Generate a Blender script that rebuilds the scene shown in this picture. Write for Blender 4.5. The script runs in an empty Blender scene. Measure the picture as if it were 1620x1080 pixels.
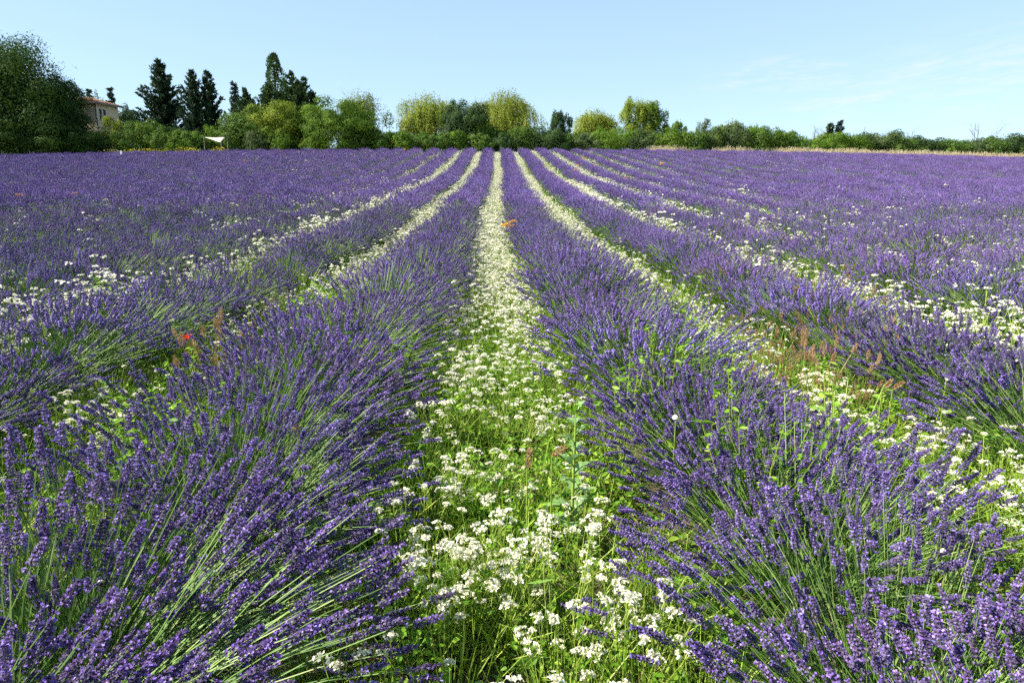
import bpy, math
import numpy as np
from mathutils import Vector, Matrix

R = math.radians
scene = bpy.context.scene
COL = scene.collection
rng = np.random.default_rng(7)

# ------------------------------------------------------------------ camera
PITCH = math.atan(230 / 1080.0)
YAW = math.atan(23 / 1080.0)
cam_data = bpy.data.cameras.new('camera')
cam_data.sensor_width = 36.0
cam_data.lens = 24.0
cam_data.clip_start = 0.05
cam_data.clip_end = 6000
cam = bpy.data.objects.new('camera', cam_data)
cam.rotation_euler = (R(90) - PITCH, 0, -YAW)
COL.objects.link(cam)
scene.camera = cam
CAM_M = Matrix.Rotation(-YAW, 3, 'Z') @ Matrix.Rotation(R(90) - PITCH, 3, 'X')

def at(px, py, depth):
    """world point that stands DEPTH metres ahead on the sight line of a photograph pixel"""
    v = CAM_M @ Vector(((px - 810) / 1080.0 * depth, (540 - py) / 1080.0 * depth, -depth))
    return np.array(v)

# ------------------------------------------------------------------ sky, sun, exposure
SUN_EL, SUN_AZ = R(41), R(97)          # azimuth measured to the left of +Y
sun_dir = Vector((-math.sin(SUN_AZ) * math.cos(SUN_EL), math.cos(SUN_AZ) * math.cos(SUN_EL), math.sin(SUN_EL)))
world = bpy.data.worlds.new('World')
scene.world = world
world.use_nodes = True
nt = world.node_tree
nt.nodes.clear()
w_out = nt.nodes.new('ShaderNodeOutputWorld')
w_bg = nt.nodes.new('ShaderNodeBackground')
w_sky = nt.nodes.new('ShaderNodeTexSky')
w_sky.sky_type = 'NISHITA'
w_sky.sun_disc = False
w_sky.sun_elevation = SUN_EL
w_sky.sun_rotation = -SUN_AZ
w_sky.altitude = 2500
w_sky.air_density = 1.0
w_sky.dust_density = 0.2
w_sky.ozone_density = 1.0
w_bg.inputs['Strength'].default_value = 0.09
nt.links.new(w_bg.outputs[0], w_out.inputs['Surface'])

# thin high cirrus: stretched noise, gathered in a few banks
def wn(kind, **kw):
    n = nt.nodes.new(kind)
    for a, b in kw.items():
        setattr(n, a, b)
    return n
tc = wn('ShaderNodeTexCoord')
def bank(px, py, width, tilt, stretch):
    d = Vector(at(px, py, 1.0)).normalized()
    side = d.cross(Vector((0, 0, 1))).normalized()
    up = side.cross(d).normalized()
    side, up = side * math.cos(tilt) + up * math.sin(tilt), up * math.cos(tilt) - side * math.sin(tilt)
    outs = []
    for vec in (side, up, d):
        n = wn('ShaderNodeVectorMath', operation='DOT_PRODUCT')
        nt.links.new(tc.outputs['Generated'], n.inputs[0])
        n.inputs[1].default_value = vec
        outs.append(n.outputs['Value'])
    comb = wn('ShaderNodeCombineXYZ')
    for i in range(3):
        nt.links.new(outs[i], comb.inputs[i])
    sc = wn('ShaderNodeVectorMath', operation='MULTIPLY')
    nt.links.new(comb.outputs[0], sc.inputs[0])
    sc.inputs[1].default_value = (1 / width, stretch / width, 0)
    ln = wn('ShaderNodeVectorMath', operation='LENGTH')
    nt.links.new(sc.outputs[0], ln.inputs[0])
    mr = wn('ShaderNodeMapRange', interpolation_type='SMOOTHSTEP')
    nt.links.new(ln.outputs['Value'], mr.inputs['Value'])
    mr.inputs['From Min'].default_value = 1.0
    mr.inputs['From Max'].default_value = 0.0
    front = wn('ShaderNodeMath', operation='GREATER_THAN')
    nt.links.new(outs[2], front.inputs[0])
    front.inputs[1].default_value = 0.0
    noise = wn('ShaderNodeTexNoise')
    sc2 = wn('ShaderNodeVectorMath', operation='MULTIPLY')
    nt.links.new(comb.outputs[0], sc2.inputs[0])
    sc2.inputs[1].default_value = (14, 75, 3)
    nt.links.new(sc2.outputs[0], noise.inputs['Vector'])
    noise.inputs['Scale'].default_value = 1.0
    noise.inputs['Detail'].default_value = 6.0
    noise.inputs['Roughness'].default_value = 0.6
    nr = wn('ShaderNodeMapRange', interpolation_type='SMOOTHSTEP')
    nt.links.new(noise.outputs['Fac'], nr.inputs['Value'])
    nr.inputs['From Min'].default_value = 0.42
    nr.inputs['From Max'].default_value = 0.75
    m1 = wn('ShaderNodeMath', operation='MULTIPLY')
    nt.links.new(mr.outputs[0], m1.inputs[0]); nt.links.new(nr.outputs[0], m1.inputs[1])
    m2 = wn('ShaderNodeMath', operation='MULTIPLY')
    nt.links.new(m1.outputs[0], m2.inputs[0]); nt.links.new(front.outputs[0], m2.inputs[1])
    return m2.outputs[0]
total = None
for args in ((1235, 122, 0.13, 0.02, 3.2), (1550, 85, 0.2, 0.18, 9.0), (1480, 130, 0.3, 0.08, 5.0), (1250, 103, 0.04, 0.0, 3.0), (1900, 60, 0.4, 0.1, 4.0)):
    b = bank(*args)
    if total is None:
        total = b
    else:
        a = wn('ShaderNodeMath', operation='MAXIMUM')
        nt.links.new(total, a.inputs[0]); nt.links.new(b, a.inputs[1])
        total = a.outputs[0]
cm = wn('ShaderNodeMath', operation='MULTIPLY')
nt.links.new(total, cm.inputs[0]); cm.inputs[1].default_value = 0.8
wmix = wn('ShaderNodeMix', data_type='RGBA')
nt.links.new(cm.outputs[0], wmix.inputs[0])
# the whole sky is evened out a little, as the camera's highlight roll-off did
w_gam = wn('ShaderNodeGamma'); w_gam.inputs['Gamma'].default_value = 0.4
w_mul = wn('ShaderNodeMix', data_type='RGBA', blend_type='MULTIPLY'); w_mul.inputs[0].default_value = 1.0
nt.links.new(w_sky.outputs[0], w_gam.inputs['Color']); nt.links.new(w_gam.outputs[0], w_mul.inputs[6])
w_mul.inputs[7].default_value = (1.82, 2.24, 2.52, 1)
nt.links.new(w_mul.outputs[2], wmix.inputs[6])
wmix.inputs[7].default_value = (4.0, 4.3, 4.6, 1)
nt.links.new(wmix.outputs[2], w_bg.inputs['Color'])

sun_data = bpy.data.lights.new('sun', 'SUN')
sun_data.energy = 5.0
sun_data.angle = R(0.53)
sun_data.color = (1.0, 0.935, 0.83)
sun = bpy.data.objects.new('sun', sun_data)
sun.rotation_euler = sun_dir.to_track_quat('Z', 'Y').to_euler()
COL.objects.link(sun)

scene.view_settings.view_transform = 'Standard'
scene.view_settings.look = 'None'
scene.view_settings.exposure = 1.36
scene.view_settings.gamma = 1.0
scene.view_settings.use_curve_mapping = False
scene.render.engine = 'CYCLES'
scene.cycles.max_bounces = 4
scene.cycles.diffuse_bounces = 2
scene.cycles.glossy_bounces = 2
scene.cycles.transmission_bounces = 2
scene.cycles.adaptive_threshold = 0.03
scene.cycles.adaptive_min_samples = 16
scene.cycles.use_denoising = False
scene.cycles.caustics_reflective = False
scene.cycles.caustics_refractive = False

# ------------------------------------------------------------------ materials
def material(name, stops, rough=0.6, trans=0.0, spec=0.25, vary=0.12, bump=None, hue=0.0):
    """colour from the per-piece attribute 'var' through a ramp, a little per-object variation, optional light through leaves"""
    m = bpy.data.materials.new(name)
    m.use_nodes = True
    t = m.node_tree
    t.nodes.clear()
    out = t.nodes.new('ShaderNodeOutputMaterial')
    bs = t.nodes.new('ShaderNodeBsdfPrincipled')
    bs.inputs['Roughness'].default_value = rough
    bs.inputs['Specular IOR Level'].default_value = spec
    at_ = t.nodes.new('ShaderNodeAttribute'); at_.attribute_name = 'var'
    ramp = t.nodes.new('ShaderNodeValToRGB')
    el = ramp.color_ramp.elements
    while len(el) < len(stops):
        el.new(0.5)
    for e, (p, c) in zip(el, stops):
        e.position = p; e.color = (*c, 1)
    t.links.new(at_.outputs['Fac'], ramp.inputs[0])
    oi = t.nodes.new('ShaderNodeObjectInfo')
    mr = t.nodes.new('ShaderNodeMapRange')
    mr.inputs['To Min'].default_value = 1 - vary; mr.inputs['To Max'].default_value = 1 + vary
    t.links.new(oi.outputs['Random'], mr.inputs['Value'])
    hs = t.nodes.new('ShaderNodeHueSaturation')
    t.links.new(mr.outputs[0], hs.inputs['Value'])
    if hue:
        mh = t.nodes.new('ShaderNodeMapRange')
        mh.inputs['To Min'].default_value = .5 - hue; mh.inputs['To Max'].default_value = .5 + hue
        mm = t.nodes.new('ShaderNodeMath'); mm.operation = 'FRACT'
        ml = t.nodes.new('ShaderNodeMath'); ml.operation = 'MULTIPLY'; ml.inputs[1].default_value = 17.3
        t.links.new(oi.outputs['Random'], ml.inputs[0]); t.links.new(ml.outputs[0], mm.inputs[0])
        t.links.new(mm.outputs[0], mh.inputs['Value']); t.links.new(mh.outputs[0], hs.inputs['Hue'])
    t.links.new(ramp.outputs[0], hs.inputs['Color'])
    t.links.new(hs.outputs[0], bs.inputs['Base Color'])
    sh = bs.outputs[0]
    if trans:
        tr = t.nodes.new('ShaderNodeBsdfTranslucent')
        t.links.new(hs.outputs[0], tr.inputs[0])
        mx = t.nodes.new('ShaderNodeMixShader'); mx.inputs[0].default_value = trans
        t.links.new(bs.outputs[0], mx.inputs[1]); t.links.new(tr.outputs[0], mx.inputs[2])
        sh = mx.outputs[0]
    if bump:
        no = t.nodes.new('ShaderNodeTexNoise'); no.inputs['Scale'].default_value = bump[0]; no.inputs['Detail'].default_value = 6
        bp = t.nodes.new('ShaderNodeBump'); bp.inputs['Strength'].default_value = bump[1]
        tcn = t.nodes.new('ShaderNodeTexCoord')
        t.links.new(tcn.outputs['Object'], no.inputs['Vector'])
        t.links.new(no.outputs['Fac'], bp.inputs['Height']); t.links.new(bp.outputs[0], bs.inputs['Normal'])
    t.links.new(sh, out.inputs['Surface'])
    return m

M = {}
M['petal'] = material('lavender_petal', [(0, (.17, .095, .40)), (.5, (.28, .17, .60)), (1, (.45, .33, .78))], .6, .25, .2, .12, hue=.012)
M['calyx'] = material('lavender_calyx', [(0, (.058, .038, .095)), (.6, (.115, .080, .190)), (1, (.19, .165, .24))], .7, .12, .2, .12, hue=.012)
M['spike_far'] = material('lavender_spike', [(0, (.076, .048, .145)), (.5, (.158, .098, .310)), (1, (.30, .205, .54))], .65, .2, .2, .14, hue=.012)
M['stem'] = material('lavender_stem', [(0, (.07, .16, .025)), (.6, (.15, .27, .05)), (1, (.32, .40, .15))], .55, .2, .3, .12)
M['lav_leaf'] = material('lavender_leaf', [(0, (.05, .13, .02)), (.6, (.10, .21, .035)), (1, (.20, .30, .08))], .6, .3, .2, .12)
M['white_petal'] = material('white_petal', [(0, (.62, .58, .36)), (.35, (.78, .75, .58)), (1, (.86, .84, .74))], .6, .3, .2, .05)
M['pollen'] = material('flower_centre', [(0, (.55, .50, .08)), (1, (.60, .60, .20))], .6, 0, .2)
M['weed_leaf'] = material('weed_leaf', [(0, (.09, .23, .015)), (.5, (.19, .37, .025)), (1, (.36, .50, .055))], .5, .45, .3, .15)
M['weed_stem'] = material('weed_stem', [(0, (.19, .31, .03)), (1, (.42, .50, .10))], .55, .25, .3)
M['dry'] = material('dry_grass', [(0, (.36, .29, .16)), (.6, (.52, .44, .27)), (1, (.64, .57, .38))], .7, .35, .2)
M['russet'] = material('russet_bristle', [(0, (.24, .13, .06)), (.6, (.42, .26, .13)), (1, (.56, .42, .25))], .7, .35, .2)
M['bark'] = material('bark', [(0, (.10, .075, .05)), (1, (.17, .13, .10))], .9, 0, .1, .1, bump=(6, .6))
M['orange'] = material('orange_petal', [(0, (.72, .30, .02)), (1, (.80, .48, .05))], .6, .3, .2)
M['yellow'] = material('yellow_petal', [(0, (.72, .50, .03)), (1, (.80, .66, .06))], .6, .3, .2)
M['red'] = material('poppy_petal', [(0, (.62, .03, .012)), (1, (.78, .07, .02))], .5, .3, .2)
M['shell'] = material('snail_shell', [(0, (.62, .55, .45)), (1, (.82, .80, .76))], .4, 0, .4)
M['shell_brown'] = material('snail_shell_brown', [(0, (.26, .15, .07)), (1, (.40, .26, .13))], .4, 0, .4)
def leafmat(name, dark, mid, light, tr=.35):
    return material(name, [(0, dark), (.5, mid), (1, light)], .75, tr, .12, .1)
M['walnut'] = leafmat('walnut_leaf', (.014, .034, .008), (.030, .068, .012), (.085, .145, .02), .25)
M['oak'] = leafmat('oak_leaf', (.022, .048, .018), (.045, .085, .025), (.085, .14, .04))
M['green'] = leafmat('broad_leaf', (.05, .105, .012), (.10, .18, .02), (.19, .28, .03))
M['lime'] = leafmat('lime_leaf', (.09, .14, .014), (.19, .25, .028), (.32, .36, .05))
M['hedge'] = leafmat('hedge_leaf', (.040, .085, .014), (.080, .150, .024), (.16, .235, .04))
M['hedge2'] = leafmat('hedge_leaf_grey', (.04, .07, .025), (.08, .12, .045), (.14, .18, .07))
M['willow'] = leafmat('willow_leaf', (.10, .145, .015), (.225, .275, .035), (.40, .42, .07), .4)
M['willow_g'] = leafmat('willow_green_leaf', (.06, .10, .014), (.14, .19, .026), (.27, .30, .05), .4)
M['conifer'] = leafmat('conifer_needle', (.012, .030, .016), (.026, .054, .026), (.055, .09, .04), .2)
M['cypress'] = leafmat('cypress_scale', (.018, .042, .016), (.038, .075, .024), (.075, .12, .035), .2)
M['bluespruce'] = leafmat('spruce_needle', (.03, .055, .045), (.06, .095, .08), (.10, .14, .12), .15)
M['poplar'] = leafmat('poplar_leaf', (.025, .055, .018), (.055, .10, .03), (.11, .165, .05), .3)

# ------------------------------------------------------------------ mesh helpers
class Geo:
    def __init__(self):
        self.v = []; self.f = []; self.m = []; self.a = []; self.n = 0
    def add(self, verts, tris, mat=0, var=0.5):
        verts = np.asarray(verts, dtype=np.float64).reshape(-1, 3)
        tris = np.asarray(tris, dtype=np.int64).reshape(-1, 3)
        self.v.append(verts); self.f.append(tris + self.n)
        self.m.append(np.broadcast_to(np.asarray(mat, dtype=np.int32), (len(tris),)) if np.ndim(mat) else np.full(len(tris), mat, dtype=np.int32))
        self.a.append(np.broadcast_to(np.asarray(var, dtype=np.float32), (len(verts),)) if np.ndim(var) else np.full(len(verts), var, dtype=np.float32))
        self.n += len(verts)
    def mesh(self, name, mats, smooth=False):
        me = bpy.data.meshes.new(name)
        V = np.concatenate(self.v); F = np.concatenate(self.f); MI = np.concatenate(self.m); A = np.concatenate(self.a)
        me.vertices.add(len(V)); me.vertices.foreach_set('co', V.ravel().astype(np.float32))
        me.loops.add(len(F) * 3); me.loops.foreach_set('vertex_index', F.ravel().astype(np.int32))
        me.polygons.add(len(F)); me.polygons.foreach_set('loop_start', (np.arange(len(F)) * 3).astype(np.int32))
        me.polygons.foreach_set('loop_total', np.full(len(F), 3, dtype=np.int32))
        for m in mats:
            me.materials.append(M[m] if isinstance(m, str) else m)
        me.polygons.foreach_set('material_index', MI.astype(np.int32))
        me.polygons.foreach_set('use_smooth', np.full(len(F), bool(smooth)))
        at_ = me.attributes.new('var', 'FLOAT', 'POINT'); at_.data.foreach_set('value', A)
        me.update(calc_edges=True)
        return me

def norm(v):
    return v / np.maximum(np.linalg.norm(v, axis=-1, keepdims=True), 1e-9)

def frames(d, g=rng):
    """rotation matrices whose local z is d, random twist"""
    d = norm(np.asarray(d, float))
    r = norm(g.normal(size=d.shape))
    x = norm(np.cross(r, d)); y = np.cross(d, x)
    return np.stack([x, y, d], axis=-1)

def inst(geo, tv, tf, Rm, T, S, mat, var, tvar=None):
    m, n = len(T), len(tv)
    S = np.asarray(S, float)
    if S.ndim == 0: S = np.full((m, 1, 1), float(S))
    elif S.ndim == 1: S = S[:, None, None]
    else: S = S[:, None, :]
    P = np.einsum('mij,mnj->mni', Rm, tv[None] * S) + T[:, None, :]
    F = tf[None] + (np.arange(m) * n)[:, None, None]
    vv = np.repeat(np.broadcast_to(np.asarray(var, float), (m,)), n)
    if tvar is not None: vv = np.clip(vv + np.tile(tvar, m), 0, 1)
    mm = np.tile(np.broadcast_to(np.asarray(mat), (len(tf),)), m)
    geo.add(P, F, mm, vv)

def tubes(geo, P, rad, sides=3, mat=0, var=.5):
    """P (m,k,3) polylines, rad (k,) or (m,k)"""
    m, k, _ = P.shape
    rad = np.broadcast_to(np.asarray(rad, float), (m, k))
    d = norm(P[:, -1] - P[:, 0]); ref = np.where(np.abs(d[:, 2:3]) > .9, np.array([[1., 0, 0]]), np.array([[0, 0, 1.]]))
    x = norm(np.cross(d, ref)); y = np.cross(d, x)
    an = np.arange(sides) * 2 * np.pi / sides
    ring = np.cos(an)[None, :, None] * x[:, None] + np.sin(an)[None, :, None] * y[:, None]
    V = P[:, :, None, :] + rad[:, :, None, None] * ring[:, None]
    i = np.arange(k - 1)[:, None]; j = np.arange(sides)[None]
    a = i * sides + j; b = i * sides + (j + 1) % sides
    q = np.stack([np.stack([a, b, b + sides], -1), np.stack([a, b + sides, a + sides], -1)], 2).reshape(-1, 3)
    F = q[None] + (np.arange(m) * k * sides)[:, None, None]
    vv = np.repeat(np.broadcast_to(np.asarray(var, float), (m,)), k * sides)
    geo.add(V, F, mat, vv)

KITE_V = np.array([[0, 0, 0], [.5, 0.08, .45], [0, 0, 1], [-.5, 0.08, .45]], float)
KITE_F = np.array([[0, 1, 2], [0, 2, 3]])
def kites(geo, T, d, length, width, mat=0, var=.5, g=rng):
    """pointed leaf blades: base at T, pointing along d"""
    m = len(T)
    S = np.stack([np.broadcast_to(width, (m,)), np.broadcast_to(width, (m,)), np.broadcast_to(length, (m,))], -1)
    inst(geo, KITE_V, KITE_F, frames(d, g), T, S, mat, var)

def kites_n(geo, T, d, nrm, length, width, mat=0, var=.5):
    """leaf blades along d whose faces look along nrm"""
    m = len(T)
    z = norm(d); x = norm(np.cross(nrm, z)); y = np.cross(z, x)
    S = np.stack([np.broadcast_to(width, (m,)), np.broadcast_to(width, (m,)), np.broadcast_to(length, (m,))], -1)
    inst(geo, KITE_V, KITE_F, np.stack([x, y, z], -1), T, S, mat, var)
_ou = np.array([0, .12, .32, .55, .8, 1.0]); _ow = np.array([.03, .3, .5, .46, .24, .0])
OV_V = np.concatenate([np.stack([np.zeros(6), -.10 * np.sin(_ou * 3.1) - .12 * _ou ** 2, _ou], -1), np.stack([_ow, .16 * _ow * 2 - .12 * _ou ** 2, _ou], -1), np.stack([-_ow, .16 * _ow * 2 - .12 * _ou ** 2, _ou], -1)])
OV_F = np.array([f for i in range(5) for f in ([i, 6 + i, 7 + i], [i, 7 + i, i + 1], [i, i + 1, 13 + i], [i, 13 + i, 12 + i])])
def ovate(geo, T, d, length, width, mat=0, var=.5, g=rng):
    m = len(T)
    S = np.stack([np.broadcast_to(width, (m,)), np.broadcast_to(width, (m,)), np.broadcast_to(length, (m,))], -1)
    z = norm(np.asarray(d, float)); x = norm(np.cross(z, np.array([0, 0, 1.]) + g.normal(size=z.shape) * .35)); y = np.cross(z, x)
    y = np.where(y[:, 2:3] < 0, -y, y); x = np.cross(y, z)
    inst(geo, OV_V, OV_F, np.stack([x, y, z], -1), T, S, mat, var)

def link(name, me, parent=None, loc=None):
    o = bpy.data.objects.new(name, me)
    COL.objects.link(o)
    if parent is not None: o.parent = parent
    if loc is not None: o.location = loc
    return o
def tag(o, label=None, cat=None, group=None, kind=None):
    if label: o['label'] = label
    if cat: o['category'] = cat
    if group: o['group'] = group
    if kind: o['kind'] = kind
    return o
def empty(name, loc=(0, 0, 0), rot=(0, 0, 0), scl=1.0):
    o = bpy.data.objects.new(name, None)
    o.empty_display_size = .1
    COL.objects.link(o)
    o.location = loc; o.rotation_euler = rot; o.scale = (scl,) * 3 if np.ndim(scl) == 0 else scl
    return o
def nth(n):
    return f"{n}{'th' if 10 <= n % 100 <= 20 else {1: 'st', 2: 'nd', 3: 'rd'}.get(n % 10, 'th')}"

# ------------------------------------------------------------------ terrain
_py = np.array([-60, -5, 0, 3, 6.6, 10.5, 13.5, 17.7, 21.7, 26.5, 39.1, 55, 66, 73, 77, 84, 100, 140, 260, 600, 3000])
_pz = np.array([-1.2, -1.38, -1.38, -1.38, -1.43, -1.36, -1.26, -1.08, -.80, -.50, .36, 2.03, 3.25, 3.98, 4.22, 4.35, 4.35, 4.0, 1.0, -10, -30.])
_fy = np.arange(-60, 300, .25)
_fz = np.interp(_fy, _py, _pz)
_k = np.exp(-.5 * (np.arange(-24, 25) / 8.) ** 2); _k /= _k.sum()
_fz = np.convolve(np.pad(_fz, 24, mode='edge'), _k, mode='valid')
def ground(X, Y):
    X = np.asarray(X, float); Y = np.asarray(Y, float)
    z = np.where(Y < 290, np.interp(Y, _fy, _fz), np.interp(Y, _py, _pz))
    t = np.clip((Y - 8) / 50, 0, 1)
    return z - .00026 * np.minimum(np.abs(X), 75) ** 2 * t + .03 * np.sin(X * .9 + Y * .35) * np.sin(Y * .5 - X * .2)

gx = np.concatenate([[-3000, -1200, -500, -250, -150], np.arange(-100, -12, 2.), np.arange(-12, 12, .3), np.arange(12, 101, 2.), [150, 250, 500, 1200, 3000]])
gy = np.concatenate([[-3000, -1000, -300, -100, -40, -20, -10], np.arange(-6, 16, .3), np.arange(16, 110, 1.), [120, 140, 170, 200, 260, 400, 600, 1000, 1800, 3000]])
GX, GY = np.meshgrid(gx, gy)
GZ = ground(GX, GY)
near = (np.abs(GX) < 12) & (GY < 16) & (GY > -6)
GZ = GZ + np.where(near, rng.normal(size=GZ.shape) * .012, 0)
g_ = Geo()
nx, ny = len(gx), len(gy)
ii, jj = np.meshgrid(np.arange(nx - 1), np.arange(ny - 1))
a = (jj * nx + ii).ravel()
g_.add(np.stack([GX, GY, GZ], -1), np.concatenate([np.stack([a, a + 1, a + 1 + nx], -1), np.stack([a, a + 1 + nx, a + nx], -1)]))
soil = bpy.data.materials.new('soil'); soil.use_nodes = True
t = soil.node_tree; bs = t.nodes['Principled BSDF']
bs.inputs['Roughness'].default_value = .95; bs.inputs['Specular IOR Level'].default_value = .1
n1 = t.nodes.new('ShaderNodeTexNoise'); n1.inputs['Scale'].default_value = 9; n1.inputs['Detail'].default_value = 8; n1.inputs['Roughness'].default_value = .7
tcs = t.nodes.new('ShaderNodeTexCoord'); t.links.new(tcs.outputs['Object'], n1.inputs['Vector'])
rp = t.nodes.new('ShaderNodeValToRGB'); t.links.new(n1.outputs['Fac'], rp.inputs[0])
rp.color_ramp.elements[0].position = .35; rp.color_ramp.elements[0].color = (.07, .052, .035, 1)
rp.color_ramp.elements[1].position = .68; rp.color_ramp.elements[1].color = (.21, .165, .115, 1)
n2 = t.nodes.new('ShaderNodeTexNoise'); n2.inputs['Scale'].default_value = .6; n2.inputs['Detail'].default_value = 5
t.links.new(tcs.outputs['Object'], n2.inputs['Vector'])
sx = t.nodes.new('ShaderNodeSeparateXYZ'); t.links.new(tcs.outputs['Object'], sx.inputs[0])
ad = t.nodes.new('ShaderNodeMath'); ad.operation = 'MULTIPLY_ADD'; ad.inputs[1].default_value = 3.0
t.links.new(n2.outputs['Fac'], ad.inputs[0]); t.links.new(sx.outputs['Y'], ad.inputs[2])
mrs = t.nodes.new('ShaderNodeMapRange'); t.links.new(ad.outputs[0], mrs.inputs['Value'])
mrs.inputs['From Min'].default_value = 76.5; mrs.inputs['From Max'].default_value = 78.5
rp2 = t.nodes.new('ShaderNodeValToRGB'); t.links.new(n2.outputs['Fac'], rp2.inputs[0])
rp2.color_ramp.elements[0].position = .4; rp2.color_ramp.elements[0].color = (.07, .11, .03, 1)
rp2.color_ramp.elements[1].position = .6; rp2.color_ramp.elements[1].color = (.30, .25, .12, 1)
mxs = t.nodes.new('ShaderNodeMix'); mxs.data_type = 'RGBA'
t.links.new(mrs.outputs[0], mxs.inputs[0]); t.links.new(rp.outputs[0], mxs.inputs[6]); t.links.new(rp2.outputs[0], mxs.inputs[7])
t.links.new(mxs.outputs[2], bs.inputs['Base Color'])
bp = t.nodes.new('ShaderNodeBump'); bp.inputs['Strength'].default_value = .7; bp.inputs['Distance'].default_value = .03
t.links.new(n1.outputs['Fac'], bp.inputs['Height']); t.links.new(bp.outputs[0], bs.inputs['Normal'])
o = link('ground', g_.mesh('ground', [soil], True))
tag(o, 'brown stony soil of the gently rising lavender field', kind='structure')

# ------------------------------------------------------------------ row layout
SP = 1.8
def strip_x(k, Y):
    """centre line of flower strip k (0 runs straight ahead of the camera, + to the right)"""
    k = np.asarray(k, float); Y = np.asarray(Y, float)
    x = SP * k
    x = x - .16 * np.exp(-((Y - 22) / 11) ** 2)
    x = x - .22 * np.exp(-((k + 1) / .8) ** 2) * np.clip(1 - (Y - 5) / 12, 0, 1)
    return x + .07 * np.sin(Y * .31 + k * 2.1) + .04 * np.sin(Y * .83 + k * 4.7)
def row_x(k, Y):
    return .5 * (strip_x(k, Y) + strip_x(k + 1, Y))

def cam_depth(X, Y, Z):
    P = np.stack([X, Y, Z], -1) @ np.array(CAM_M)
    return -P[..., 2], P[..., 0], P[..., 1]
def shows(X, Y, Z, margin=0.):
    d, x, y = cam_depth(X, Y, Z)
    return (d > .15) & (np.abs(x) < .75 * d + margin) & (y > -.5 * d - margin)

# ------------------------------------------------------------------ lavender plants
TETRA_V = np.array([[0, 0, 0], [.42, 0, 1], [-.21, .364, 1], [-.21, -.364, 1]], float)
TETRA_F = np.array([[0, 2, 1], [0, 3, 2], [0, 1, 3], [1, 2, 3]])
def spike_template(level, g, openness=.42):
    """one flower spike along +z; returns verts, tris, mats, var (0 calyx, 1 petal)"""
    G = Geo()
    L = 1.0
    if level == 2:
        zs = np.concatenate([[-.28], np.linspace(0, .92, 7)])
        for i, z in enumerate(zs):
            n = 6
            an = np.arange(n) * 2 * np.pi / n + i * .52 + g.normal(size=n) * .15
            tilt = R(52) - R(26) * max(z, 0)
            d = np.stack([np.cos(an) * math.sin(tilt), np.sin(an) * math.sin(tilt), np.full(n, math.cos(tilt))], -1)
            sz = (.175 if z < .7 else .135) * g.uniform(.85, 1.15, n)
            if z < 0: sz *= .85
            T = np.stack([np.cos(an) * .03, np.sin(an) * .03, np.full(n, z)], -1)
            inst(G, TETRA_V, TETRA_F, frames(d, g), T, sz, [0, 0, 0, 0], g.uniform(.1, .9, n))
            op = g.random(n) < openness
            if op.any():
                tip = T[op] + d[op] * sz[op][:, None] * .95
                for s in (-1, 1):
                    side = np.stack([-np.sin(an[op]), np.cos(an[op]), np.zeros(op.sum())], -1) * s
                    kites(G, tip, norm(d[op] * .6 + side * .7 + g.normal(size=side.shape) * .25), .13, .11, 1, g.uniform(0, 1, op.sum()), g)
    elif level == 1:
        zs = np.linspace(-.1, .9, 5)
        for i, z in enumerate(zs):
            n = 4
            an = np.arange(n) * 2 * np.pi / n + i * .7 + g.normal(size=n) * .2
            tilt = R(48) - R(22) * z
            d = np.stack([np.cos(an) * math.sin(tilt), np.sin(an) * math.sin(tilt), np.full(n, math.cos(tilt))], -1)
            sz = .235 * g.uniform(.8, 1.15, n)
            inst(G, TETRA_V, TETRA_F, frames(d, g), np.stack([0 * an, 0 * an, np.full(n, z)], -1), sz, [0, 0, 0, 1], g.uniform(.1, .9, n))
    else:
        n = 4
        an = np.arange(n) * 2 * np.pi / n
        tv = [[0, 0, -.15]] + [[.15 * math.cos(q), .15 * math.sin(q), .35 + .1 * g.normal()] for q in an] + [[0, 0, 1.05]]
        tf = []
        for i in range(n):
            j = (i + 1) % n
            tf += [[0, 1 + j, 1 + i], [1 + i, 1 + j, 5]]
        G.add(tv, tf, 0, g.uniform(.2, .8, 6))
    return np.concatenate(G.v), np.concatenate(G.f), np.concatenate(G.m), np.concatenate(G.a)

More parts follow.
